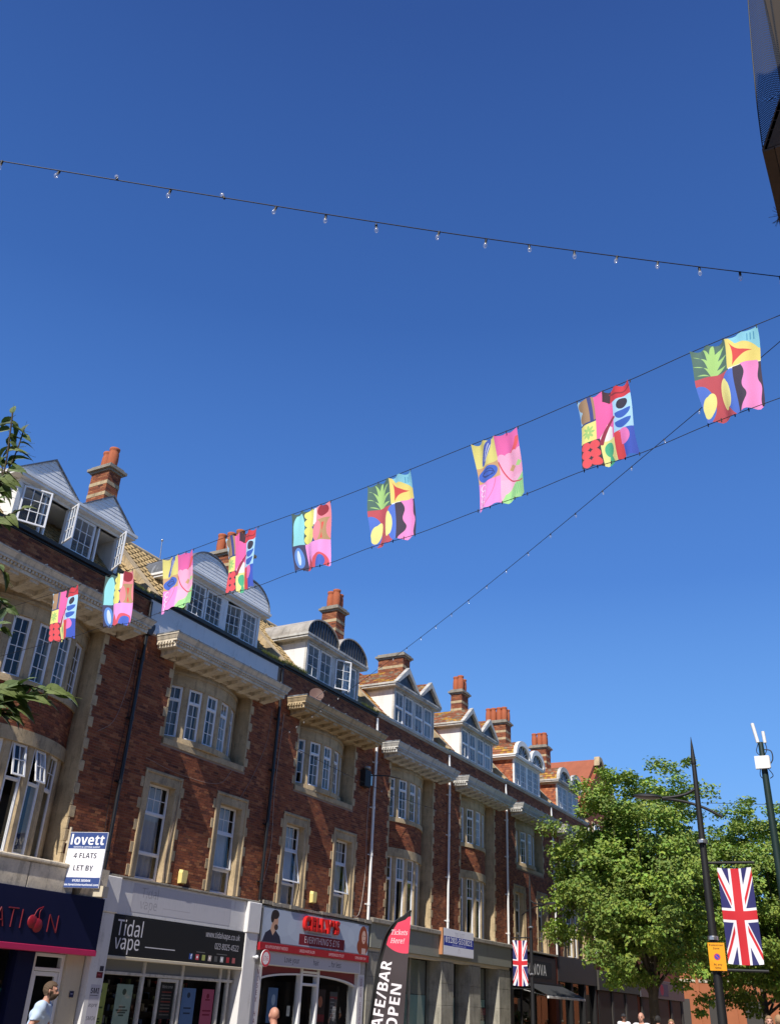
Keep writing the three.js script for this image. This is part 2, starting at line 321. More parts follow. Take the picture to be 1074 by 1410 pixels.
function cornice(h, mat) {
  const c = part('cornice', h), L = 3.02;
  const m = new MB();
  m.cbox(-L + .7, L - .7, 10.80, 10.95, -.02, .12, .02);
  m.box(-L + .12, L - .12, 10.95, 11.04, -.02, .74);
  m.box(-L + .10, L - .10, 11.04, 11.12, -.02, .71);
  m.box(-L + .06, L - .06, 11.12, 11.19, -.02, .82);
  { const y0 = 11.19, y1 = 11.31, a = .83, b = .90, l0 = L - .05, l1 = L; // cyma as a raking face on three sides
    m.quad([-l0, y0, a], [l0, y0, a], [l1, y1, b], [-l1, y1, b]); m.quad([-l0, y0, -.02], [-l0, y0, a], [-l1, y1, b], [-l1, y1, -.02]); m.quad([l0, y0, a], [l0, y0, -.02], [l1, y1, -.02], [l1, y1, b]); }
  m.box(-L - .01, L + .01, 11.31, 11.35, -.02, .915); m.build('cornice_moulding', mat, c);
  { const d = new MB(); for (let x = -L + .14; x < L - .16; x += .115) d.box(x, x + .065, 11.045, 11.115, .71, .795, 'b'); for (const s of [-1, 1]) for (let z = .04; z < .65; z += .115) d.box(s > 0 ? L - .1 : -L + .04, s > 0 ? L - .04 : -L + .1, 11.045, 11.115, z, z + .065); stuff(d.build('dentil_course', mat, c)); }
  { const f = new MB(); f.box(-L - .015, L + .015, 11.35, 11.362, -.02, .925); for (let x = -L; x < L; x += .9) f.box(x, x + .03, 11.362, 11.40, 0, .93); f.build('lead_flashing', M.lead, c); }
  const prof = [[.12, 10.79], [.38, 10.81], [.60, 10.85], [.68, 10.87], [.68, 10.95], [-.02, 10.95], [-.02, 10.77], [.08, 10.77]];
  const g = cached('modillion', () => new MB().prismX(prof, -.14, .14).box(-.155, .155, 10.925, 10.948, 0, .695).geometry());
  for (let i = 0; i < 9; i++) { const x = -L + .45 + i * (2 * L - .9) / 8; mesh('modillion', g, mat, c).position.x = x; }
  const cf = cached('coffer', () => new MB().box(-.16, .16, 10.925, 10.949, .14, .63).geometry());
  for (let i = 0; i < 8; i++) mesh('soffit_panel', cf, mat, c).position.x = -L + .45 + (i + .5) * (2 * L - .9) / 8;
}
function gableProfile(style, x0, x1, yb, yt, n = 12) { // outline of one gable between x0 and x1
  if (style === 'tri') return [[x0, yb], [x1, yb], [(x0 + x1) / 2, yt]];
  const o = [[x0, yb], [x1, yb]]; const c = (x0 + x1) / 2, r = (x1 - x0) / 2; for (let i = 1; i < n; i++) { const a = PI * i / n; o.push([c + r * Math.cos(a), yb + (yt - yb) * Math.sin(a)]); } return o;
}
function halfWidth(style, y, yb, yt, r) { const t = (y - yb) / (yt - yb); return style === 'tri' ? r * (1 - t) : r * Math.sqrt(Math.max(0, 1 - t * t)); }
function dormer(h, k, o) {
  const d = part('dormer', h), zf = -.12, bw = 1.98, y0 = 12.42, yE = o.eave, yT = o.top, gz = .12, span = 2.24;
  { const m = new MB(); for (const s of [-1, 1]) { m.box(s > 0 ? bw - .12 : -bw, s > 0 ? bw : -bw + .12, y0, yE, zf - .0, zf + .1); } m.box(-bw, bw, y0, 12.6, zf - .05, zf + .06); m.box(-.13, .13, 12.6, yE, zf - .05, zf + .07); m.box(-bw, bw, yE - .12, yE, zf - .05, zf + .065); m.build('window_surround', o.frameMat, d); }
  for (const s of [-1, 1]) { // cheeks
    const X = s * bw, th = .1, x0 = s > 0 ? bw - th : -bw, m = new MB();
    m.box(x0, x0 + th, y0 - .3, yE, -2.6, zf); 
    if (o.cheek === 'tile') {
      m.build('cheek', M.mortar, d); const t = new MB();
      for (let y = y0; y < yE; y += .12) for (let z = -2.5 + (Math.round(y / .12) % 2) * .09; z < zf - .05; z += .18) { t.col = brickCol(1.35); const xo = s * (bw + .012), xi = s * (bw + .002), y1 = y + .13, z1 = Math.min(z + .172, zf); if (s < 0) t.quad([xo, y, z], [xo, y, z1], [xi, y1, z1], [xi, y1, z]).quad([X, y, z], [X, y, z1], [xo, y, z1], [xo, y, z]); else t.quad([xo, y, z1], [xo, y, z], [xi, y1, z], [xi, y1, z1]); }
      stuff(t.build('hanging_tiles', M.tileRed, d));
    } else m.build('cheek', M.white, d);
  }
  { const m = new MB(); m.box(-span - .04, span + .04, yE - .03, yE + .05, -2.5, gz + .06); m.box(-span - .08, span + .08, yE + .05, yE + .13, -2.5, gz + .1); m.box(-bw - .02, bw + .02, yE - .12, yE - .03, -2.4, gz - .12); m.build('eaves_board', o.frameMat, d); }
  const yb = yE + .13, cs = [-span / 2 - .02, span / 2 + .02], r = span / 2 - .01;
  cs.forEach((c, gi) => {
    const prof = gableProfile(o.style, c - r, c + r, yb, yT); { const m = new MB(); m.prismZ(prof, -3.1, gz - .02); m.build('gable_roof', o.roofMat, d); }
    if (o.roofMat === M.lichen) { const t = new MB(), pl = o.style === 'tri' ? [[c - r, yb], [c, yT]] : gableProfile('arch', c - r, c + r, yb, yT, 16).slice(9).reverse(); if (o.style !== 'tri') pl.unshift([c - r, yb]); const seg = []; let L0 = 0; for (let i = 0; i + 1 < pl.length; i++) { const l = Math.hypot(pl[i + 1][0] - pl[i][0], pl[i + 1][1] - pl[i][1]); seg.push([L0, l, pl[i], pl[i + 1]]); L0 += l; } const at = (q, up) => { const g = seg.find(e => q <= e[0] + e[1] + 1e-6) || seg[seg.length - 1], f = Math.min(1, (q - g[0]) / g[1]), dx = (g[3][0] - g[2][0]) / g[1], dy = (g[3][1] - g[2][1]) / g[1]; return [g[2][0] + dx * f * g[1] - dy * up, g[2][1] + dy * f * g[1] + dx * up]; };
      let row = 0; for (let q = 0; q < L0 - .05; q += .15, row++) for (let z = -2.95 + (row % 2) * .1; z < gz - .22; z += .2) { const a = at(q, .03 + rr(0, .012)), b = at(Math.min(L0, q + .2), .008), n = nA[(Math.floor(q * 150) & 511) * 512 + (Math.floor((z + c) * 120 + 4000) & 511)], k3 = rr(.75, 1.15); t.col = n > .5 ? [.5 * k3, .27 * k3, .05 * k3] : rnd() < .3 ? [.3 * k3, .23 * k3, .15 * k3] : [.33 * k3, .125 * k3, .06 * k3]; const z1 = z + .19; t.quad([a[0], a[1], z], [a[0], a[1], z1], [b[0], b[1], z1], [b[0], b[1], z]); const e0 = at(q, 0); t.quad([e0[0], e0[1], z], [e0[0], e0[1], z1], [a[0], a[1], z1], [a[0], a[1], z]); } stuff(t.build('roof_tiles', M.tileRed, d)); }
    if (o.face === 'boards') {
      const bh = .118; let y = yb; while (y < yT - .04) {
        const y1 = Math.min(y + bh - .008, yT - .01), wa = halfWidth(o.style, y, yb, yT, r) - .01, wb = halfWidth(o.style, y1, yb, yT, r) - .01;
        if (wa > .06) { const m = new MB(); m.prism([[c - wa, y], [c + wa, y], [c + wb, y1], [c - wb, y1]], (a, b) => [a, b, gz - .03], (a, b) => [a, b, gz + (b < y + .02 ? .014 : .008)]); m.build('board', M.upvcBoard || (M.upvcBoard = std([.86, .86, .85], .6, { map: paintTex })), d); } y += bh;
      }
      const m = new MB(), rim = gableProfile(o.style, c - r - .03, c + r + .03, yb, yT + .035, 20).slice(2); rim.unshift([c + r + .03, yb]); rim.push([c - r - .03, yb]); if (o.style === 'tri') { rim.length = 0; rim.push([c + r + .03, yb], [c, yT + .05], [c - r - .03, yb]); }
      for (let i = 0; i + 1 < rim.length; i++) { const a = rim[i], b = rim[i + 1]; m.prism([a, b, [b[0], b[1] - .05], [a[0], a[1] - .05]], (x, y) => [x, y, -3.1], (x, y) => [x, y, gz + .05]); }
      m.build('roof_edge', M.lead, d);
    } else if (o.face === 'lead') {
      const m = new MB(); m.prismZ(gableProfile('arch', c - r, c + r, yb, yT, 16), gz - .02, gz + .01); for (let i = -5; i <= 5; i++) { const x = c + i * r / 5.6, yy = yb + (yT - yb) * Math.sqrt(Math.max(0, 1 - (i / 5.6) ** 2)); m.box(x - .012, x + .012, yb, yy, gz + .01, gz + .035); } m.build('lead_face', M.leadDark || (M.leadDark = std([.085, .09, .1], .45, { map: leadTex, metalness: .2 })), d);
      const e = new MB(), rim = gableProfile('arch', c - r - .05, c + r + .05, yb, yT + .05, 20).slice(1); rim.push([c - r - .05, yb]); for (let i = 0; i + 1 < rim.length; i++) { const a = rim[i], b = rim[i + 1]; e.prism([a, b, [b[0], b[1] - .05], [a[0], a[1] - .05]], (x, y) => [x, y, -3.1], (x, y) => [x, y, gz + .07]); } e.build('roof_edge', M.leadPale, d);
    } else { // deep white barge boards round a recessed infill
      const w = .19, m = new MB(), zb = gz + .14; const out = gableProfile(o.style, c - r - .02, c + r + .02, yb, yT + .05, 18), inn = gableProfile(o.style, c - r + w * 1.1, c + r - w * 1.1, yb + .02, yT - w * 1.2, 18); const A = out.slice(1).concat([out[0]]), B = inn.slice(1).concat([inn[0]]);
      for (let i = 0; i + 1 < A.length; i++) m.prism([A[i], A[i + 1], B[i + 1], B[i]], (x, y) => [x, y, gz - .06], (x, y) => [x, y, zb]); m.build('bargeboard', o.frameMat, d);
      new MB().prismZ(inn, gz - .05, gz).build('gable_infill', o.face === 'fan' ? M.glassDark || (M.glassDark = std([.03, .035, .045], .12)) : M.leadDark || (M.leadDark = std([.085, .09, .1], .45, { map: leadTex, metalness: .2 })), d);
      if (o.face === 'fan') { const f = new MB(); for (const a of [.6, 1.1, PI / 2, 2.04, 2.54]) f.rod([c, yb, gz + .02], [c + (r - w) * Math.cos(a), yb + (yT - yb - w) * Math.sin(a), gz + .02], .014, .014, 5); f.build('fanlight_bars', M.upvc, d); }
    }
  });
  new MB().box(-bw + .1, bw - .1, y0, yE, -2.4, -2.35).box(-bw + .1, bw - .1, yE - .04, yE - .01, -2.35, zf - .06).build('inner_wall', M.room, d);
  o.windows.forEach(q => { // [x, w, cols, rows, hingeSide, angle]
    const [x, w, c, r2, side, ang] = q, hh = yE - .12 - 12.6, hw = w / 2;
    if (!ang) makeWindow(h, w, hh, o.sash ? [[0, hh * .5, c, 1], [hh * .5, hh, c, 1]] : [[0, hh, c, r2]], x, 12.6, zf + .03, 0, k < 4, o.winMat || M.upvc);
    else { new MB().box(x - hw, x - hw + .05, 12.6, 12.6 + hh, zf - .02, zf + .06).build('casement_jamb', M.upvc, d); new MB().box(x + hw - .05, x + hw, 12.6, 12.6 + hh, zf - .02, zf + .06).build('casement_jamb', M.upvc, d); makeCasement(h, w - .08, hh - .06, c, r2, side > 0 ? x - hw + .04 : x + hw - .04, 12.63, zf + .085, side, ang, M.upvc); }
  });
}
function roof(h, k, o) {
  const yb = 12.42, zr = -3.0, yr = 15.5, L = Math.hypot(3, yr - yb), ux = [0, (yr - yb) / L, zr / L];
  { const m = new MB(); m.prismX([[.02, yb - .05], [zr, yr - .05], [-6.3, yb - .05]], -HW, HW); m.build('roof', M.dark, h); }
  const rp = h.children[h.children.length - 1], t = new MB(), cw = .3, ch = .28; let row = 0;
  for (let s = 0; s < L - .05; s += ch, row++) for (let x = -HW + (row % 2 && o.tile !== 'pan' ? cw / 2 : 0); x < HW - .01; x += cw) {
    const x1 = Math.min(x + cw - .012, HW), k2 = rr(.8, 1.15); t.col = o.tile === 'pan' ? [.40 * k2, .285 * k2, .135 * k2] : rnd() < .45 ? [.5 * k2, .26 * k2, .045 * k2] : [.34 * k2, .13 * k2, .06 * k2];
    const P = (a, q, lift) => [a, yb + ux[1] * q + lift * .7, ux[2] * q + lift * .7], e = Math.min(s + ch + .04, L);
    if (o.tile === 'pan') { // rolled tile: raised roll beside a flat pan
      const xm = x + cw * .55, a = .05, b = .022; t.quad(P(x, s, a), P(xm, s, a - .02), P(xm, e, b - .02), P(x, e, b)); const xr = (xm + x1) / 2; t.quad(P(xm, s, a - .02), P(xr, s, a + .03), P(xr, e, b + .03), P(xm, e, b - .02)); t.quad(P(xr, s, a + .03), P(x1, s, a), P(x1, e, b), P(xr, e, b + .03)); t.quad(P(x, s, 0), P(x1, s, 0), P(x1, s, a), P(x, s, a));
    } else { t.quad(P(x, s, .035), P(x1, s, .035), P(x1, e, .012), P(x, e, .012)); t.quad(P(x, s, 0), P(x1, s, 0), P(x1, s, .035), P(x, s, .035)); t.quad(P(x1, s, 0), P(x1, e, 0), P(x1, e, .012), P(x1, s, .035)); }
  }
  stuff(t.build('roof_tiles', M.tileRed, rp));
  { const m = new MB(); for (let x = -HW; x < HW - .02; x += .46) m.geo(new THREE.CylinderGeometry(.12, .12, .45, 10, 1, false, -PI / 2, PI), new THREE.Matrix4().makeTranslation(Math.min(x + .225, HW - .22), yr - .02, zr).multiply(new THREE.Matrix4().makeRotationZ(PI / 2))); stuff(m.build('ridge_tiles', o.tile === 'pan' ? M.stone : M.pot, rp)); }
  // coping of the party wall
  const cp = new MB(); for (let i = 0; i < 6; i++) { const s0 = L * i / 6, s1 = L * (i + 1) / 6 - .015, P = (s, l) => [ux[2] * s + l * .7, yb + ux[1] * s + l * .7]; cp.prismX([P(s0, .02), P(s0, .24), P(s1, .24), P(s1, .02)], HW - .22, HW + .18); } cp.build('party_wall_coping', o.coping || M.stone, rp);
}
function chimney(h, k, zA, zB, pots, capped) {
  const c = part('chimney', h), x0 = HW - .21, x1 = x0 + [.56, .76, .74, .75, .9, .88, .92][Math.max(0, k)], y0 = 13.6, y1 = 17.5;
  if (k <= 0) c.position.y = .2;
  new MB().box(x0, x1, y0, y1, zA, zB).build('chimney_core', M.mortar, c);
  const bands = [15.625, 16.075, 16.525, 16.975], holes = bands.map(b => [-9, 9, b, b + .15]);
  const m = new MB();
  brickSkin(m, x0, x1, y0, y1, holes, (u, v, d) => [u, v, zB + d]); brickSkin(m, zA, zB, y0, y1, holes, (u, v, d) => [x0 - d, v, u]); brickSkin(m, -x1, -x0, y0, y1, holes, (u, v, d) => [-u, v, zA - d]); brickSkin(m, -zB, -zA, y0, y1, holes, (u, v, d) => [x1 + d, v, -u]);
  stuff(m.build('brickwork', M.brick, c));
  for (const b of bands) new MB().box(x0 - .014, x1 + .014, b + .004, b + .141, zA - .014, zB + .014).build('stone_band', M.stone, c);
  new MB().box(x0 - .05, x1 + .05, 17.5, 17.58, zA - .06, zB + .06).box(x0 - .14, x1 + .14, 17.58, 17.68, zA - .14, zB + .14).box(x0 - .05, x1 + .05, 17.68, 17.78, zA - .05, zB + .05).build('chimney_cap', M.ledge, c);
  if (!capped) pots.forEach(([px, pz, s]) => new MB().lathe([[.12, 0], [.15, .02], [.165, .3], [.155, .55], [.13, .68], [.155, .70], [.16, .78], [.12, .80], [.11, .6], [.0, .58]].map(q => [q[0] * 1.18, q[1] * s * 1.08]), px, 17.76, pz, 16).build('chimney_pot', M.pot, c));
}
function downpipe(h, mat) {
  const d = part('downpipe', h), x = HW - .02;
  new MB().rod([x, 4.5, .12], [x, 11.3, .12], .055, .055, 12).build('pipe', mat, d);
  new MB().prismZ([[x - .07, 11.2], [x + .07, 11.2], [x + .16, 11.42], [x + .16, 11.55], [x - .16, 11.55], [x - .16, 11.42]], .03, .27).rod([x, 11.5, .12], [x, 12.3, .08], .05, .05, 10).build('hopper_head', mat, d);
  for (let y = 5; y < 11; y += 1.8) new MB().rod([x, y, .12], [x, y + .1, .12], .07, .07, 12).box(x - .12, x + .12, y + .03, y + .07, .0, .06).build('pipe_bracket', mat, d);
}
const HOUSE = [
  ['first brick house with white-boarded pointed gables and open attic casements', { style: 'tri', face: 'boards', eave: 13.86, top: 14.8, cheek: 'white', frameMat: M.white, roofMat: M.lead, windows: [[-1.4, .86, 3, 3, 1, -.45], [-.5, .72, 3, 3, -1, 1.25], [.52, .8, 3, 3, 0, 0], [1.42, .78, 3, 3, -1, 1.15]] }, true],
  ['brick house with white boarded round gables, above the vape shop', { style: 'arch', face: 'boards', eave: 13.86, top: 14.85, cheek: 'white', frameMat: M.white, roofMat: M.lead, windows: [[-1.42, .84, 3, 4, 0, 0], [-.52, .84, 3, 4, 0, 0], [.55, .84, 3, 3, -1, -.25], [1.42, .84, 3, 4, 0, 0]] }, false],
  ['brick house with dark lead round gables, above the hairdresser', { style: 'arch', face: 'lead', eave: 14.0, top: 14.9, cheek: 'white', frameMat: M.wornwhite, roofMat: M.leadPale, windows: [[-1.42, .84, 2, 3, 0, 0], [-.52, .84, 2, 3, 0, 0], [.52, .8, 2, 3, 1, -.5], [1.42, .8, 2, 3, 0, 0]] }, false],
  ['brick house with pointed white-edged gables and lichened roof, left of the board', { style: 'tri', face: 'barge', eave: 14.1, top: 15.12, cheek: 'white', frameMat: M.wornwhite, roofMat: M.lichen, sash: true, windows: [[-1.42, .78, 2, 2, 0, 0], [-.5, .78, 2, 2, 0, 0], [.5, .78, 2, 2, 0, 0], [1.42, .78, 2, 2, 0, 0]] }, true],
  ['brick house with pointed white-edged gables over the agent board', { style: 'tri', face: 'barge', eave: 14.1, top: 15.12, cheek: 'white', frameMat: M.wornwhite, roofMat: M.lichen, sash: true, windows: [[-1.42, .78, 2, 2, 0, 0], [-.5, .78, 2, 2, 0, 0], [.5, .78, 2, 2, 0, 0], [1.42, .78, 2, 2, 0, 0]] }, true],
  ['brick house with round fanlight gables above the black awning shop', { style: 'arch', face: 'fan', eave: 14.05, top: 15.0, cheek: 'tile', frameMat: M.white, roofMat: M.lichen, windows: [[-1.42, .84, 3, 4, 0, 0], [-.52, .84, 3, 4, 0, 0], [.52, .84, 3, 4, 0, 0], [1.42, .84, 3, 4, 0, 0]] }, false],
  ['last brick house of the row, half hidden behind the big tree', { style: 'arch', face: 'fan', eave: 14.05, top: 15.0, cheek: 'tile', frameMat: M.wornwhite, roofMat: M.lichen, windows: [[-1.42, .84, 3, 4, 0, 0], [-.52, .84, 3, 4, 0, 0], [.52, .84, 3, 4, 0, 0], [1.42, .84, 3, 4, 0, 0]] }, true],
];
const houses = [];
function buildHouse(k) {
  const [label, dorm, dbl] = HOUSE[Math.max(0, k)] || HOUSE[0];
  const h = thing('terrace_house', k < 0 ? 'brick terrace house beyond the left edge of the picture' : label, 'house', 'row of brick terrace houses');
  h.position.set(CX(k), 0, 0); h.scale.y = 1 + .005 * Math.max(0, k); houses[k] = h;
  const holes = dbl ? [[-2.06, 2.06, 4.46, 10.9]] : [[-2.06, 2.06, 8.28, 10.9], [-1.66 - .78, -1.66 + .78, 4.46, 7.4], [1.66 - .78, 1.66 + .78, 4.46, 7.4]];
  { const s = new THREE.Shape([[-HW, 4.44], [HW, 4.44], [HW, 12.4], [-HW, 12.4]].map(q => new THREE.Vector2(...q))); for (const q of holes) s.holes.push(new THREE.Path([[q[0], q[2]], [q[0], q[3]], [q[1], q[3]], [q[1], q[2]]].map(v => new THREE.Vector2(...v))));
    const m = new MB(); m.geo(new THREE.ExtrudeGeometry(s, { depth: .34, bevelEnabled: false }), new THREE.Matrix4().makeTranslation(0, 0, -.342)); m.build('wall', M.mortar, h); }
  const wall = h.children[0];
  // bricks, leaving room for quoins
  const bh = dbl ? [[-2.065, 2.065, 4.46, 10.9]] : [[-2.065, 2.065, 8.28, 10.9], [-1.66 - .82, -1.66 + .82, 4.44, 7.45], [1.66 - .82, 1.66 + .82, 4.44, 7.45]];
  bh.push([-2.4, 2.4, 10.79, 10.97]);
  const top = k === 1 ? 11.3 : 12.36, all = []; layBricks(-HW + .004, HW - .004, 4.47, top, bh, (a, b, v, vt) => all.push([a, b, v, vt]));
  const map = (u, v, d) => [u, v, d], m = new MB(); let singles = [];
  if (k === 0) { singles = all.filter(q => q[0] > 2.2 && q[2] > 4.6 && q[2] < 9.6 && q[1] - q[0] > .15).slice(0, 300); }
  const single = new Set(singles);
  for (const q of all) if (!single.has(q)) { m.col = brickCol(patch(q[0] + k * 7, q[2])); brickQuad(m, ...q, map); }
  stuff(m.build('brickwork', M.brick, wall));
  for (const q of singles) { const b = new MB(); b.col = brickCol(patch(q[0] + k * 7, q[2])); brickQuad(b, ...q, map); b.build('brick', M.brick, wall); }
  if (k === 1) new MB().cbox(-HW + .01, HW - .2, 11.34, 12.38, -.01, .022, .008).build('rendered_parapet', M.render, h);
  // closed shell behind the front
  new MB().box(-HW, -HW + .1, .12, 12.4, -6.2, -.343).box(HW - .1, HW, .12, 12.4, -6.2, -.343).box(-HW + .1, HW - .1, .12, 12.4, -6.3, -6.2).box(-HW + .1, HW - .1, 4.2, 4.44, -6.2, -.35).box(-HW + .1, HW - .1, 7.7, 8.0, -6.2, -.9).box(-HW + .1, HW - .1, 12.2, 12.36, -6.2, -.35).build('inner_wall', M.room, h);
  if (!dbl && k >= 0) for (const s of [-1, 1]) sashWindow(h, k, s * 1.66 - .02, k === 2 ? .2 : (k === 1 && s > 0 ? .05 : 0));
  if (k >= 0) bow(h, k, dbl); else new MB().box(-2, 2, 4.46, 10.9, -.5, -.4).build('window_bay', M.stone, h);
  cornice(h, k <= 1 ? M.stonePale : k === 2 ? M.stone : M.wornwhite);
  { const g = new MB(); g.prismX([[.02, 12.40], [.13, 12.42], [.15, 12.52], [.13, 12.52], [.11, 12.44], [.02, 12.43]], -HW, HW).box(-HW, HW, 12.36, 12.4, -.02, .05); g.build('gutter', k < 3 ? M.pipeBlack : M.wornwhite, h); }
  roof(h, k, { tile: k <= 2 ? 'pan' : 'plain' });
  if (k >= 0) dormer(h, k, dorm);
  const P = x => HW + x; const ch = [[-3.72, -2.88, [[P(-.0), -3.08, .9], [P(.12), -3.5, .9]]], [-4.15, -2.5, [[P(0), -2.8, 1], [P(.05), -3.3, 1], [P(0), -3.75, 1], [P(.38), -3.9, .9]]], [-3.08, -2.28, [[P(-.02), -2.48, 1], [P(.1), -2.86, 1], [P(.36), -2.55, .9]]], [-4.06, -2.58, [], true], [-3.18, -2.5, [[P(-.02), -2.66, 1], [P(.1), -3.0, 1], [P(.45), -2.7, .9]]], [-4.13, -2.7, [[P(0), -2.85, 1], [P(0), -3.2, 1], [P(0), -3.6, 1], [P(0), -3.95, 1], [P(.35), -2.8, .9]]], [-3.7, -2.6, [[P(0), -2.75, 1], [P(0), -3.1, 1], [P(0), -3.5, 1], [P(.3), -2.8, .95]]]][Math.max(k, 0)];
  chimney(h, k, ...ch); downpipe(h, k < 2 ? M.pipeBlack : M.white);
  return h;
}
for (let k = -1; k <= 6; k++) buildHouse(k);
// ---------- printed faces ----------
function print(w, h, draw, scale = 200) {
  const c = document.createElement('canvas'); c.width = Math.min(1400, Math.round(w * scale)); c.height = Math.max(8, Math.round(c.width * h / w)); const x = c.getContext('2d'); x.scale(c.width / w, c.height / h); draw(x, w, h);
  const t = new THREE.CanvasTexture(c); t.colorSpace = THREE.SRGBColorSpace; t.anisotropy = 8; return t;
}
function face(name, parent, w, h, draw, x, y, z, o = {}) { // flat print, centre x,y
  const m = mesh(name, new THREE.PlaneGeometry(w, h), new THREE.MeshStandardMaterial({ map: print(w, h, draw, o.scale), roughness: o.rough ?? .75 }), parent); m.position.set(x, y, z); if (o.ry) m.rotation.y = o.ry; return m;
}
function fill(x, c, ...r) { x.fillStyle = c; x.fillRect(...r); }
function txt(x, s, px, py, size, col, font = 'sans-serif', align = 'left', sx = 1, weight = '') { x.save(); x.translate(px, py); x.scale(size / 100 * sx, size / 100); x.font = weight + ' 100px ' + font; x.fillStyle = col; x.textAlign = align; x.textBaseline = 'alphabetic'; x.fillText(s, 0, 0); x.restore(); }
const ell = (x, c, cx, cy, rx, ry, rot = 0) => { x.fillStyle = c; x.beginPath(); x.ellipse(cx, cy, rx, ry, rot, 0, 7); x.fill(); };
const poly = (x, c, p) => { x.fillStyle = c; x.beginPath(); p.forEach((q, i) => i ? x.lineTo(...q) : x.moveTo(...q)); x.fill(); };
const strokeP = (x, c, w, fn) => { x.strokeStyle = c; x.lineWidth = w; x.lineCap = 'round'; x.beginPath(); fn(x); x.stroke(); };

// ---------- shopfront helpers (coordinates in metres along the street) ----------
function bar(p, name, x0, x1, y0, y1, z0, z1, mat, c = .01) { return new MB().cbox(x0, x1, y0, y1, z0, z1, c).build(name, mat, p); }
function glassPane(p, x0, x1, y0, y1, z) { return new MB().box(x0, x1, y0, y1, z - .002, z, 'btdlr').build('pane', M.glass, p); }
function shopGroup(k) { const s = part('shopfront', houses[k]); s.position.x = -CX(k); return s; }
function poster(p, x, y, w, h, z, bg, draw) { return face('poster', p, w, h, (c, W, H) => { fill(c, bg, 0, 0, W, H); draw && draw(c, W, H); }, x, y, z, { scale: 220 }); }
const scribble = (c, W, H, col, n) => { for (let i = 0; i < n; i++) fill(c, col, W * .12, H * (.2 + .7 * i / n), W * rr(.4, .76), H * .025); };
const goods = [std([.3, .05, .05], .6), std([.1, .16, .3], .6), std([.35, .3, .2], .6), std([.2, .25, .12], .6), std([.4, .4, .4], .6)];
function shelves(p, x0, x1, y0, y1, z) { // stocked shelving inside a shop
  const m = new MB(); m.box(x0, x1, y0, y1, z - .04, z); for (let y = y0; y < y1; y += .32) m.box(x0, x1, y, y + .025, z, z + .26); m.build('shelf_unit', M.dark, p);
  goods.forEach((g, gi) => { const b = new MB(); for (let y = y0; y < y1 - .3; y += .32) for (let x = x0 + .05; x < x1 - .14; x += .14) if (Math.floor(rnd() * goods.length) === gi) b.box(x, x + rr(.07, .11), y + .025, y + rr(.12, .24), z + .06, z + .2, 'b'); if (b.p.length) stuff(b.build('shelf_stock', g, p)); });
}
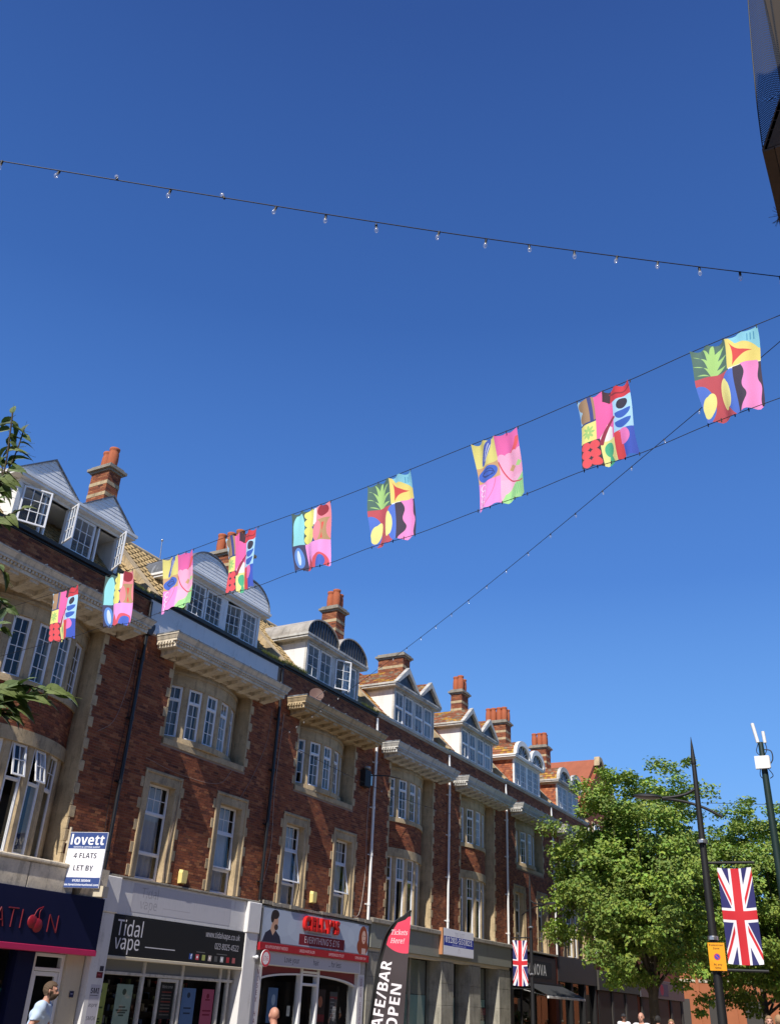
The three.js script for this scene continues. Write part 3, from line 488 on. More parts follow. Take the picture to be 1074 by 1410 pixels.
// ----- shop under the first house: navy fascia -----
{
  const s = shopGroup(0);
  for (let x = 12.1; x < 18.1; x += 1.5) bar(s, 'stone_block', x, Math.min(x + 1.49, 18.2), 3.74, 4.40, -.3, .2, M.stonePale, .02);
  bar(s, 'stone_ledge', 12.1, 18.9, 4.40, 4.50, -.3, .26, M.stonePale, .03);
  new MB().prismX([[-.3, 3.7], [.22, 3.78], [.34, 4.1], [.36, 4.5], [-.3, 4.5]], 18.3, 19.1).build('stone_console', M.stonePale, s);
  bar(s, 'navy_pilaster', 16.95, 17.5, .12, 2.45, -.3, .02, M.navy, .03); bar(s, 'navy_pilaster', 13.2, 13.6, .12, 2.45, -.3, .02, M.navy, .03);
  for (const x of [14.6, 15.8]) bar(s, 'mullion', x - .04, x + .04, .12, 2.45, -.2, -.12, M.navy, .008);
  bar(s, 'stall_riser', 13.6, 16.95, .12, .6, -.3, -.1, M.navy); glassPane(s, 13.6, 16.95, .6, 2.45, -.16);
  const d = s; // white framed side door
  bar(d, 'door_frame', 17.55, 17.65, .12, 2.44, -.25, -.1, M.upvc); bar(d, 'door_frame', 18.47, 18.57, .12, 2.44, -.25, -.1, M.upvc); bar(d, 'door_transom', 17.65, 18.47, 2.04, 2.12, -.249, -.098, M.upvc); bar(d, 'door_head', 17.65, 18.47, 2.36, 2.44, -.249, -.098, M.upvc);
  bar(d, 'door_stile', 17.66, 17.76, .13, 2.03, -.2, -.13, M.upvc); bar(d, 'door_stile', 18.36, 18.46, .13, 2.03, -.2, -.13, M.upvc); bar(d, 'door_rail', 17.76, 18.36, 1.93, 2.03, -.199, -.131, M.upvc); bar(d, 'letter_box', 18.38, 18.45, 1.1, 1.32, -.13, -.11, M.black, .004);
  glassPane(d, 17.76, 18.36, .2, 1.93, -.16); glassPane(d, 17.65, 18.47, 2.12, 2.36, -.16);
  bar(s, 'cream_pilaster', 18.57, 19.16, .12, 2.5, -.3, -.02, M.cream, .02);
  face('name_plate', s, .14, .14, (c, w, h) => { fill(c, '#1b2048', 0, 0, w, h); fill(c, '#9aa0c0', .03, .05, .08, .02); }, 18.9, 1.56, .0);
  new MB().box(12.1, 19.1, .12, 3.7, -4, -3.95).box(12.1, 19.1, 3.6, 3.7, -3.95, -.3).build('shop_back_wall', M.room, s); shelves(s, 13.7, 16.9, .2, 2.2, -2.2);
  poster(s, 16.4, 1.45, .34, .42, -.18, '#c8d6d6', (c, W, H) => scribble(c, W, H, '#667', 7));
  const g = thing('shop_sign', 'navy shop fascia with thin red letters and cherry, pink strip below', 'sign'); g.position.set(0, 0, 0);
  bar(g, 'fascia_board', 12.1, 19.18, 2.58, 3.80, .0, .3, M.navy, .01); bar(g, 'pink_strip', 12.1, 19.17, 2.44, 2.577, .0, .33, M.pink, .01);
  const RED = std([.16, .008, .016], .5), L = (m, a, b, r = .016) => m.rod([a[0], a[1], .31], [b[0], b[1], .31], r, r, 6);
  const lt = [['A', [[15.78, 2.9, 15.93, 3.3], [15.93, 3.3, 16.07, 2.9], [15.84, 3.03, 16.02, 3.03]]], ['T', [[16.14, 3.31, 16.44, 3.31], [16.29, 3.31, 16.29, 2.9]]], ['I', [[16.57, 3.31, 16.57, 2.9]]], ['N', [[17.42, 2.88, 17.42, 3.27], [17.42, 3.27, 17.70, 2.88], [17.70, 2.88, 17.70, 3.27]]]];
  for (const [, sg] of lt) { const m = new MB(); for (const q of sg) L(m, [q[0], q[1]], [q[2], q[3]]); m.build('letter', RED, g); }
  const ch = new MB(); for (const [a, b, r] of [[16.92, 3.07, .15], [17.09, 3.0, .16]]) ch.geo(new THREE.SphereGeometry(r, 18, 12), new THREE.Matrix4().makeTranslation(a, b, .3).multiply(new THREE.Matrix4().makeScale(1, 1, .3))); ch.tube([[16.93, 3.2, .32], [17.0, 3.34, .32], [17.16, 3.42, .32]], .01, 6).tube([[17.1, 3.14, .32], [17.08, 3.3, .32], [17.16, 3.42, .32]], .01, 6); ch.build('cherry_emblem', std([.24, .004, .014], .5), g);
}
// ----- vape shop -----
{
  const s = shopGroup(1);
  bar(s, 'rendered_fascia', 19.2, 26.22, 3.5, 4.40, -.3, .06, M.render, .01); bar(s, 'fascia_cap', 19.18, 26.24, 4.40, 4.455, -.3, .12, M.ledge, .01);
  bar(s, 'pilaster', 19.2, 19.76, .12, 3.499, -.3, .16, M.render, .015); bar(s, 'pilaster', 25.6, 26.22, .12, 3.499, -.3, .16, M.render, .015);
  bar(s, 'pilaster_head', 19.18, 19.79, 3.5, 4.39, .06, .20, M.render, .02); bar(s, 'pilaster_head', 25.57, 26.24, 3.5, 4.39, .06, .20, M.render, .02);
  bar(s, 'sill_strip', 19.77, 25.59, 2.42, 2.5, -.2, .14, M.cream, .01);
  bar(s, 'transom', 19.77, 25.59, 2.06, 2.14, -.2, -.1, M.wornwhite); for (const x of [21.52, 23.15, 24.9, 25.3]) bar(s, 'mullion', x - .05, x + .05, .12, 2.42, -.2, -.095, M.wornwhite);
  bar(s, 'frame_post', 19.77, 19.85, .12, 2.42, -.2, -.097, M.wornwhite);
  for (const [a, b] of [[19.85, 21.47], [21.57, 23.1], [23.2, 24.85], [24.95, 25.25]]) { bar(s, 'frosted_panel', a, b, 2.14, 2.42, -.17, -.15, std([.2, .21, .21], .25), .003); }
  for (const [a, b] of [[19.85, 21.47], [23.2, 24.85], [24.95, 25.25]]) glassPane(s, a, b, .5, 2.06, -.15);
  bar(s, 'stall_riser', 19.85, 21.47, .12, .5, -.2, -.12, M.render); bar(s, 'stall_riser', 23.2, 24.85, .12, .5, -.2, -.12, M.render);
  bar(s, 'door_stile', 22.2, 22.29, .14, 2.05, -.19, -.12, M.wornwhite); bar(s, 'door_stile', 22.95, 23.04, .14, 2.05, -.19, -.12, M.wornwhite); bar(s, 'door_rail', 22.29, 22.95, 1.96, 2.05, -.189, -.121, M.wornwhite); glassPane(s, 22.29, 22.95, .2, 1.96, -.15);
  new MB().box(19.2, 26.2, .12, 3.7, -4, -3.95).build('shop_back_wall', M.room, s); shelves(s, 20, 25.3, .2, 2.3, -1.8);
  const pv = (x, w, y, h, bg, c2, lines) => poster(s, x, y, w, h, -.18, bg, (c, W, H) => { ell(c, c2, W / 2, H * .14, W * .12, W * .12); for (const [ty, tw] of lines) fill(c, c2, W * (.5 - tw / 2), H * ty, W * tw, H * .03); });
  pv(20.08, .42, 1.2, 1.3, '#a3ad5c', '#4a5a2c', [[.42, .7], [.62, .5], [.67, .6]]); pv(20.95, .62, 1.2, 1.3, '#9cb0a0', '#3c4c40', [[.4, .4], [.46, .7], [.5, .5], [.55, .3]]); pv(23.62, .6, 1.2, 1.3, '#5f7fae', '#20304c', [[.38, .55], [.48, .5]]); pv(24.5, .55, 1.2, 1.3, '#c25a78', '#8c1838', [[.2, .4], [.42, .7], [.5, .6]]);
  face('door_print', s, .6, .9, (c, w, h) => { fill(c, '#15110f', 0, 0, w, h); txt(c, 'Welcome', .3, .14, .11, '#b8b0a8', 'sans-serif', 'center'); for (let i = 0; i < 8; i++) fill(c, i % 3 ? '#6d625c' : '#8a3428', .1, .22 + i * .08, .4, .03); }, 22.62, 1.5, -.155, { scale: 300 });
  const pl = part('pilaster_signs', s);
  face('pilaster_sign', pl, .34, .9, (c, w, h) => { fill(c, '#bcb9c2', 0, 0, w, h); txt(c, 'SMI', .02, .2, .17, '#111', 'sans-serif', 'left', .95, 'bold'); fill(c, '#222', .02, .24, .27, .012); txt(c, 'aspre*', .02, .5, .12, '#333'); txt(c, 'SMOK', .02, .8, .12, '#333'); }, 19.52, 1.35, .162, { scale: 500 });
  face('pilaster_sign', pl, .22, .14, (c, w, h) => { fill(c, '#6a1620', 0, 0, w, h); fill(c, '#a24048', .05, .05, .1, .03); }, 19.58, 2.02, .163); face('pilaster_sign', pl, .14, .12, (c, w, h) => fill(c, '#33303e', 0, 0, w, h), 19.62, 2.17, .163);
  new MB().rod([26.1, 2.82, .16], [26.1, 2.82, .26], .03, .03, 8).geo(new THREE.SphereGeometry(.06, 12, 8), new THREE.Matrix4().makeTranslation(26.1, 2.82, .29)).build('spotlight', M.upvc, s);
  face('ghost_lettering', s, 4.4, .72, (c, w, h) => { fill(c, '#c4c2c6', 0, 0, w, h); for (let i = 0; i < 260; i++) { const gx = rnd() * w; fill(c, 'rgba(120,118,124,' + rr(.02, .1).toFixed(3) + ')', gx, rnd() * h * .5, rr(.005, .02), rr(.05, .4)); } for (const [t, y] of [['Tidal', .33], ['vape', .62]]) txt(c, t, .35, y, .36, 'rgba(120,116,124,.45)', 'sans-serif', 'left', .92); for (let i = 0; i < 60; i++) fill(c, '#c4c2c6', .3 + rnd() * 1.1, rnd() * h, rr(.02, .09), rr(.02, .06)); fill(c, 'rgba(120,116,124,.3)', 1.3, .52, 1.2, .02); }, 22.6, 3.97, .064);
  const g = thing('shop_sign', 'black shop sign with thin white Tidal vape lettering and small icons', 'sign');
  bar(g, 'sign_board', 19.78, 25.72, 2.505, 3.49, .0, .115, M.black, .006);
  face('sign_face', g, 5.9, .96, (c, w, h) => {
    fill(c, '#0d0c0e', 0, 0, w, h); txt(c, 'Tidal', .16, .47, .54, '#d8d6dc', 'sans-serif', 'left', .9); txt(c, 'vape', .16, .8, .5, '#d8d6dc', 'sans-serif', 'left', .92); fill(c, '#d8d6dc', 1.35, .68, 1.25, .025);
    txt(c, 'www.tidalvape.co.uk', 5.55, .24, .22, '#cfcdd4', 'sans-serif', 'right', .82); txt(c, '023 8025 4522', 5.55, .54, .22, '#cfcdd4', 'sans-serif', 'right', .82);
    ['#3357a8', '#c9505e', '#a8b060', '#c8b8b0', '#555', '#c8c8c8', '#a82830', '#b06060'].forEach((q, i) => { fill(c, q, 3.25 + i * .29, .73, .15, .15); }); txt(c, 'f', 3.31, .86, .16, '#fff', 'sans-serif', 'left', 1, 'bold'); for (const i of [1, 3, 5]) ell(c, '#fff', 3.325 + i * .29, .805, .035, .035);
    fill(c, '#777', 3.55, .66, .4, .018); fill(c, '#777', 4.5, .66, .5, .018);
  }, 22.75, 2.998, .119, { scale: 230 });
}
// ----- hairdresser -----
{
  const s = shopGroup(2);
  bar(s, 'fascia_backing', 26.28, 33.22, 2.62, 4.36, -.3, .1, M.wornwhite); { const m = new MB(); for (let x = 26.3; x < 33.2; x += .5) m.box(x, x + .49, 4.36 + rr(0, .03), 4.46 + rr(-.02, .04), -.3, .22 + rr(-.03, .04)); m.build('weathered_ledge', M.ledge, s); }
  bar(s, 'pilaster', 26.3, 26.72, .12, 2.62, -.3, .1, M.white); bar(s, 'pilaster', 32.74, 33.2, .12, 2.62, -.3, .1, M.white);
  { // maroon spandrel panels over an arched head, white arch rim
    const P = x => 2.16 + .32 * Math.sqrt(Math.max(0, 1 - ((x - 29.73) / 3.1) ** 2)), pts = []; for (let i = 0; i <= 30; i++) { const x = 26.72 + i * 6.02 / 30; pts.push([x, P(x)]); }
    new MB().prismZ([...pts, [32.74, 2.62], [26.72, 2.62]], -.18, -.06).build('maroon_panel', M.maroon, s);
    const m = new MB(); for (let i = 0; i < 30; i++) m.prismZ([pts[i], pts[i + 1], [pts[i + 1][0], pts[i + 1][1] - .055], [pts[i][0], pts[i][1] - .055]], -.2, -.02); m.build('arch_frame', M.upvc, s);
  }
  for (const x of [29.18, 30.22]) bar(s, 'door_post', x - .06, x + .06, .12, 2.62, -.2, .0, M.upvc); bar(s, 'door_head', 29.24, 30.16, 2.12, 2.2, -.2, -.01, M.upvc); bar(s, 'door_head', 29.24, 30.16, 2.5, 2.57, -.2, -.01, M.upvc);
  for (const [a, b] of [[26.72, 29.12], [29.24, 30.16], [30.28, 32.74]]) glassPane(s, a, b, .2, 2.2, -.12);
  new MB().box(26.3, 33.2, .12, 3.7, -4, -3.95).build('shop_back_wall', M.room, s);
  poster(s, 27.05, 1.5, .5, 1.0, -.2, '#17120f', (c, W, H) => { ell(c, '#c9874f', W * .5, H * .3, W * .2, H * .14); ell(c, '#b06a32', W * .5, H * .6, W * .25, H * .3); }); poster(s, 27.85, 1.5, .55, 1.0, -.2, '#5877a0', (c, W, H) => { ell(c, '#a9bdd4', W * .6, H * .35, W * .2, H * .16); }); poster(s, 28.75, 1.35, .18, .3, -.16, '#d0d0c8', (c, W, H) => scribble(c, W, H, '#888', 5)); poster(s, 30.75, 1.5, .6, 1.1, -.2, '#33201c', (c, W, H) => { ell(c, '#b06c50', W * .5, H * .35, W * .22, H * .16); fill(c, '#7a2028', 0, H * .7, W, H * .2); }); poster(s, 31.6, 1.5, .5, 1.0, -.2, '#4c4c4e', (c, W, H) => { fill(c, '#8c2830', 0, H * .15, W, H * .08); scribble(c, W, H, '#999', 6); });
  const vt = (str, x, o) => face('pilaster_letters', s, .3, 2.0, (c, w, h) => { fill(c, '#c9c6cc', 0, 0, w, h); [...str].forEach((q, i) => txt(c, q, .15, .2 + i * o, .19, '#5c1c30', 'sans-serif', 'center')); }, x, 1.55, .104, { scale: 300 });
  vt('NISEX HAIR', 26.52, .195); vt('OPEN EVERYDAY', 32.98, .155);
  const r = thing('price_disc', 'round white price disc with red rim by the hairdresser sign', 'sign'); r.position.set(26.55, 2.83, .3); mesh('disc', new THREE.CylinderGeometry(.25, .25, .03, 36), M.upvc, r).rotation.x = PI / 2;
  const df = mesh('disc_face', new THREE.CircleGeometry(.245, 36), new THREE.MeshStandardMaterial({ roughness: .5, map: print(.5, .5, (c, w, h) => { fill(c, '#d8404c', 0, 0, w, h); ell(c, '#f0e6e8', .25, .25, .185, .185); txt(c, '£16', .25, .32, .19, '#c23444', 'sans-serif', 'center', .9); }, 300) }), r); df.position.z = .018;
  new MB().rod([0, 0, -.2], [0, 0, -.015], .02, .02, 8).build('bracket', M.steel, r);
  const g = thing('shop_sign', 'pale blue hairdresser sign with red raised letters and two portraits', 'sign');
  bar(g, 'sign_board', 26.33, 33.18, 3.29, 4.34, .1, .2, M.steel, .006); bar(g, 'red_strip', 26.28, 33.22, 3.06, 3.287, .1, .24, std([.36, .014, .022], .4), .006); bar(g, 'white_strip', 26.73, 32.75, 2.66, 3.057, .1, .17, M.upvc, .006);
  face('sign_face', g, 6.8, 1.0, (c, w, h) => {
    fill(c, '#a9b4c6', 0, 0, w, h); for (let i = 0; i < 5; i++) ell(c, 'rgba(190,200,214,.35)', 1 + i * 1.3, .4 + .1 * (i % 2), .9, .4);
    poly(c, '#26243a', [[.05, 1], [.18, .74], [.45, .62], [.75, .64], [1.0, .8], [1.1, 1]]); poly(c, '#c9a28a', [[.45, .62], [.5, .45], [.75, .48], [.72, .66], [.6, .8]]); ell(c, '#c79a80', .68, .38, .17, .24, .1); ell(c, '#2c211d', .66, .16, .22, .14); ell(c, '#2c211d', .52, .26, .1, .16); ell(c, '#4a362c', .76, .54, .11, .09);
    ell(c, '#8a3f22', 6.42, .48, .32, .44); ell(c, '#8a3f22', 6.4, .75, .4, .3); ell(c, '#dab09c', 6.47, .42, .15, .23); fill(c, '#c9b0a8', 6.35, .8, .3, .2); ell(c, '#a2344a', 6.5, .53, .05, .02); ell(c, '#3c2420', 6.42, .38, .03, .015); ell(c, '#3c2420', 6.55, .38, .03, .015);
    fill(c, '#7c1626', 2.15, .62, 2.95, .34); txt(c, "EVERYTHING'S £16", 3.62, .88, .28, '#e6dde2', 'sans-serif', 'center', .98); fill(c, '#8a93a4', 2.6, .54, 1.6, .05);
  }, 29.755, 3.82, .204, { scale: 205 });
  face('strip_face', g, 6.9, .21, (c, w, h) => { fill(c, '#a3121e', 0, 0, w, h); [['NO APPOINTMENT NEEDED', .9], ['UNISEX HAIR SALON', 2.7], ['EXPERIENCED STYLIST', 4.6], ['OPEN EVERY DAY', 6.3]].forEach(([t, q]) => txt(c, t, q, .15, .13, '#e8d4d4', 'sans-serif', 'center', .8)); }, 29.75, 3.174, .244, { scale: 200 });
  face('strip_face', g, 5.9, .36, (c, w, h) => { fill(c, '#c4c2c8', 0, 0, w, h); txt(c, 'Love your', 1.0, .26, .24, '#33303a', 'sans-serif', 'left', .85); txt(c, 'hair', 2.75, .26, .24, '#33303a', 'sans-serif', 'left', .85); txt(c, '.. for less', 3.75, .26, .24, '#33303a', 'sans-serif', 'left', .85); }, 29.74, 2.86, .174, { scale: 200 });
  const font = await new FontLoader().loadAsync('fonts/droid/droid_sans_bold.typeface.json'); const red = std([.62, .018, .016], .35);
  let px = 28.62; for (const chr of "CELLY'S") { const tg = new TextGeometry(chr, { font, size: .36, depth: .1, curveSegments: 6, bevelEnabled: true, bevelThickness: .015, bevelSize: .03, bevelSegments: 2 }); tg.computeBoundingBox(); const w = tg.boundingBox.max.x - tg.boundingBox.min.x; const m = mesh('letter', tg, red, g); m.position.set(px - tg.boundingBox.min.x, 3.85, .22); m.scale.set(1.05, 1.1, 1); px += w * 1.05 + .045; }
}
// ----- grey double shop -----
{
  const s = shopGroup(3), Y = v => v;
  bar(s, 'stone_fascia', 33.35, 40.2, 3.55, 4.40, -.3, .2, M.sagegrey, .01); bar(s, 'stone_fascia', 40.21, 47.4, 3.55, 4.40, -.3, .2, M.sagegrey, .01); bar(s, 'fascia_ledge', 33.3, 47.45, 4.403, 4.58, -.3, .3, M.ledge, .03); bar(s, 'fascia_soffit_strip', 33.4, 47.35, 3.42, 3.548, -.3, .1, M.cream, .01);
  for (const [a, b] of [[33.35, 34.25], [39.7, 40.9], [42.6, 43.8], [46.0, 47.4]]) for (let y = .12; y < 3.4; y += .82) bar(s, 'pillar_block', a, b, y, Math.min(y + .815, 3.417), -.6, .12, M.stoneGrey, .012);
  for (const x of [35.9, 37.8]) bar(s, 'mullion', x - .05, x + .05, .12, 3.42, -.5, -.4, M.stoneGrey); for (const x of [41.75, 44.9]) bar(s, 'mullion', x - .05, x + .05, .12, 3.42, -.5, -.4, M.stoneGrey);
  for (const [a, b] of [[34.25, 39.7], [40.9, 42.6], [43.8, 46.0]]) { glassPane(s, a, b, .2, 3.42, -.45); bar(s, 'window_panel', a + .1, b - .1, .2, 2.1, -.62, -.6, M.teal, .004); bar(s, 'frosted_panel', a + .1, b - .1, 2.12, 3.4, -.64, -.62, std([.2, .22, .2], .6), .004); }
  for (const [x, c] of [[37.0, '#7c2030'], [37.5, '#8a4048'], [42.1, '#8c2438'], [45.4, '#702030'], [45.8, '#803038']]) poster(s, x, 1.5, .42, .55, -.59, '#2c1c20', (q, W, H) => { fill(q, c, W * .08, H * .06, W * .84, H * .5); scribble(q, W, H, '#c0a8a8', 6); });
  const g = thing('agent_board', 'white and blue letting board with a phone number on grey fascia', 'sign'); bar(g, 'board', 39.35, 42.5, 3.72, 4.78, .3, .36, M.upvc, .006); new MB().box(39.24, 39.34, 3.72, 4.78, .2, .36).build('timber_batten', std([.45, .2, .09], .8), g);
  new MB().box(39.9, 40.0, 3.9, 4.3, .19, .3).build('bracket', M.steel, g); new MB().box(41.9, 42.0, 3.9, 4.3, .19, .3).build('bracket', M.steel, g);
  face('board_face', g, 3.1, 1.02, (c, w, h) => { fill(c, '#efeef4', 0, 0, w, h); txt(c, 'TO LET', 1.6, .25, .22, '#b8b6c4', 'serif', 'center', 1.3); fill(c, '#2b3aa0', 0, .29, w, .38); txt(c, '01202-551821', 1.55, .54, .31, '#fff', 'serif', 'center', 1.42, 'bold'); txt(c, 'www.ellis-partners.co.uk', 1.55, .645, .1, '#dfe2ff', 'serif', 'center', 1.2); strokeP(c, '#c4b8b8', .02, q => { q.moveTo(1.48, .92); q.lineTo(1.48, .76); q.lineTo(1.62, .76); q.lineTo(1.62, .92); }); }, 40.925, 4.25, .364, { scale: 250 });
}
// ----- black café front with awning -----
{
  const s = shopGroup(5); bar(s, 'fascia_ledge', 47.5, 54.3, 4.38, 4.46, -.3, .2, M.ledge, .01);
  bar(s, 'black_pilaster', 47.5, 47.9, .12, 3.0, -.3, .1, M.black); bar(s, 'brick_pilaster', 53.9, 54.35, .12, 4.38, -.3, .1, std([.3, .075, .035], .9, { map: grain })); for (const x of [49.5, 51.5]) bar(s, 'mullion', x - .05, x + .05, .12, 3.0, -.2, -.1, M.black); glassPane(s, 47.9, 53.9, .2, 3.0, -.15); new MB().box(47.5, 54.3, .12, 3.7, -4, -3.95).build('shop_back_wall', M.room, s);
  const g = thing('shop_sign', 'black café fascia with tall white capitals above the awning', 'sign'); bar(g, 'sign_board', 47.55, 53.88, 3.05, 4.37, -.1, .16, std([.014, .015, .018], .5), .01); face('sign_face', g, 5.6, .8, (c, w, h) => { fill(c, '#1d1d20', 0, 0, w, h); txt(c, 'CASANOVA', 2.8, .66, .72, '#dcdad6', 'sans-serif', 'center', 1.05, 'bold'); }, 50.4, 3.72, .165, { scale: 180 });
  const a = thing('awning', 'extended black fabric awning with white front rail under café sign', 'awning'); a.position.set(0, 0, 0); new MB().prismX([[.18, 3.06], [1.5, 2.5], [1.5, 2.47], [.18, 3.03]], 49.0, 54.6).build('canopy', std([.03, .032, .034], .85), a); bar(a, 'front_rail', 48.97, 54.63, 2.36, 2.47, 1.44, 1.53, M.upvc); new MB().rod([49.2, 2.7, .1], [49.2, 2.44, 1.45], .025).build('arm', M.steel, a); new MB().rod([54.4, 2.7, .1], [54.4, 2.44, 1.45], .025).build('arm', M.steel, a);
  bar(a, 'cassette', 48.98, 54.62, 3.0, 3.12, .17, .28, M.black);
  const s6 = shopGroup(6); bar(s6, 'dark_fascia', 54.45, 61.3, 3.2, 4.44, -.3, .1, std([.05, .045, .045], .6, { map: paintTex }), .01); for (const x of [54.5, 56.7, 59, 61]) bar(s6, 'dark_pilaster', x, x + .3, .12, 3.2, -.3, .05, M.black); glassPane(s6, 54.8, 61, .2, 3.2, -.15); new MB().box(54.45, 61.3, .12, 3.7, -4, -3.95).build('shop_back_wall', M.room, s6);
}
// ---------- banners across the street ----------
const C4 = { w: 300, h: 420 };
const DESIGN = {
  A(x) { // dots, half discs, splash of leaves
    fill(x, '#e8559f', 0, 0, 300, 420); fill(x, '#9c7a58', 0, 0, 95, 160); fill(x, '#a9d4ee', 0, 0, 22, 160); ell(x, '#9c7a58', 36, 40, 34, 38); ell(x, '#9c7a58', 36, 120, 34, 38); fill(x, '#28367e', 62, 0, 20, 150); fill(x, '#23306e', 0, 150, 95, 12);
    fill(x, '#e9e37c', 0, 160, 95, 110); for (let i = 0; i < 8; i++) ell(x, '#9cc86a', 48 + 20 * Math.cos(i * .785), 215 + 24 * Math.sin(i * .785), 17, 7, i * .785);
    fill(x, '#23202e', 0, 270, 110, 150); for (let i = 0; i < 6; i++) ell(x, '#e0404a', 30 + 50 * (i % 2), 296 + 48 * Math.floor(i / 2), 27, 26);
    poly(x, '#f4ecea', [[110, 270], [150, 200], [180, 230], [180, 300], [120, 300]]); fill(x, '#e9e58c', 110, 290, 80, 130); ell(x, '#3fae7e', 150, 340, 26, 38); poly(x, '#3fae7e', [[130, 420], [150, 350], [170, 420]]);
    fill(x, '#c02030', 165, 0, 135, 80); poly(x, '#2c1420', [[150, 0], [190, 0], [175, 80], [140, 60]]); strokeP(x, '#801020', 10, c => { c.moveTo(180, 20); c.quadraticCurveTo(240, 70, 300, 30); });
    fill(x, '#9fd0ee', 190, 80, 110, 190); ell(x, '#1c1a2c', 245, 120, 32, 32); x.fillStyle = '#1f4fb4'; for (const y of [160, 215]) { x.beginPath(); x.arc(245, y, 46, 0, PI); x.fill(); }
    fill(x, '#d8343c', 190, 270, 60, 150); fill(x, '#2a48b8', 240, 270, 60, 150); ell(x, '#e36bb4', 245, 310, 34, 44); fill(x, '#d8343c', 190, 280, 40, 140); strokeP(x, '#8c1c38', 18, c => { c.moveTo(115, 300); c.quadraticCurveTo(140, 210, 190, 180); });
  },
  B(x) { // bottles and scallops
    fill(x, '#2e4a48', 0, 0, 300, 420); x.fillStyle = '#82cfd6'; x.beginPath(); x.moveTo(35, 20); x.bezierCurveTo(-15, 120, 30, 150, 10, 250); x.lineTo(100, 250); x.bezierCurveTo(80, 180, 120, 140, 80, 20); x.fill();
    for (let i = 0; i < 4; i++) ell(x, '#dfd96a', 140, 40 + i * 60, 44, 38); fill(x, '#f3e9ef', 170, 0, 30, 130); fill(x, '#28327c', 160, 140, 40, 110); ell(x, '#dfd96a', 145, 200, 36, 60);
    fill(x, '#e77f8c', 195, 0, 105, 260); ell(x, '#8c1526', 245, 40, 44, 44); fill(x, '#b08b5e', 205, 100, 95, 160); ell(x, '#e77f8c', 205, 180, 30, 70); ell(x, '#e77f8c', 300, 170, 26, 70); poly(x, '#d9473f', [[240, 130], [260, 130], [240, 240], [255, 240]]);
    fill(x, '#2b2e52', 0, 250, 100, 170); ell(x, '#4a7fd0', 48, 340, 36, 72); ell(x, '#c6dcf2', 48, 340, 14, 52); fill(x, '#ee92d8', 100, 250, 200, 170); poly(x, '#cc3f50', [[90, 420], [130, 330], [170, 420]]); ell(x, '#d84656', 220, 400, 66, 66); ell(x, '#3358c0', 225, 400, 34, 50, .4);
  },
  C(x) { // blue oval, pale pinks
    fill(x, '#ddd373', 0, 0, 150, 150); ell(x, '#3c52b4', 82, 70, 20, 86, .5); strokeP(x, '#dfe4f4', 4, c => { c.moveTo(60, 120); c.lineTo(108, 22); c.moveTo(70, 124); c.lineTo(116, 34); }); fill(x, '#c79a68', 0, 150, 170, 100); ell(x, '#2c56c0', 70, 205, 68, 46, -.1); strokeP(x, '#152a70', 5, c => c.ellipse(70, 200, 38, 24, 0, 0, 7)); strokeP(x, '#152a70', 5, c => c.ellipse(72, 206, 44, 14, .2, 0, 7));
    fill(x, '#e25aa4', 150, 0, 150, 170); strokeP(x, '#e24a52', 26, c => { c.moveTo(170, 150); c.quadraticCurveTo(270, 150, 290, 60); }); fill(x, '#f2a4c8', 150, 150, 150, 140); for (let i = 0; i < 4; i++) ell(x, '#f2a4c8', 170 + i * 40, 150, 24, 26); poly(x, '#c79a68', [[200, 230], [225, 205], [250, 230], [225, 250]]); poly(x, '#a8dc7e', [[250, 225], [275, 200], [300, 225], [275, 240]]);
    fill(x, '#ee86d0', 0, 250, 150, 170); for (let i = 0; i < 4; i++) strokeP(x, '#f8dff0', 5, c => c.arc(30, 280 + i * 36, 18, 0, 7)); fill(x, '#f2b0d0', 150, 285, 150, 135); poly(x, '#9fdc8a', [[150, 420], [170, 370], [300, 290], [300, 420]]); for (let i = 0; i < 6; i++) strokeP(x, '#6cc47a', 5, c => { c.moveTo(190 + i * 18, 410 - i * 4); c.lineTo(225 + i * 14, 345 - i * 6); }); strokeP(x, '#c23a50', 7, c => { c.moveTo(150, 170); c.quadraticCurveTo(180, 330, 290, 330); }); strokeP(x, '#d86090', 5, c => { c.moveTo(120, 250); c.quadraticCurveTo(110, 350, 30, 415); });
  },
  D(x) { // palm, star, lenses, pink wave
    fill(x, '#3f6257', 0, 0, 160, 190); for (const [c, d] of [[52, 4], [100, 0], [148, 34], [156, 92], [6, 40], [0, 100], [14, 158], [150, 150]]) { const lx = 80, ly = 188, mx = lx + (c - lx) * .18, my = d - (c < 20 || c > 140 ? 14 : -10); x.fillStyle = '#9fce72'; x.beginPath(); x.moveTo(lx - 4, ly); x.quadraticCurveTo(mx - 13, my + 8, c, d); x.quadraticCurveTo(mx + 22, my + 40, lx + 6, ly); x.fill(); }
    x.save(); x.beginPath(); x.rect(155, 0, 145, 172); x.clip(); fill(x, '#7fcbe0', 150, 0, 150, 172); poly(x, '#ecd870', [[150, 0], [172, 0], [205, 60], [300, 108], [300, 172], [150, 172]]); ell(x, '#ecd870', 215, 112, 90, 62, .5); x.restore(); x.fillStyle = '#d43c3a'; x.beginPath(); x.moveTo(168, 20); x.quadraticCurveTo(190, 90, 270, 110); x.quadraticCurveTo(200, 120, 180, 165); x.quadraticCurveTo(190, 90, 168, 20); x.fill(); for (const q of [255, 268, 281]) strokeP(x, '#3c8fb8', 4, c => { c.moveTo(q, 18); c.lineTo(q - 2, 56); });
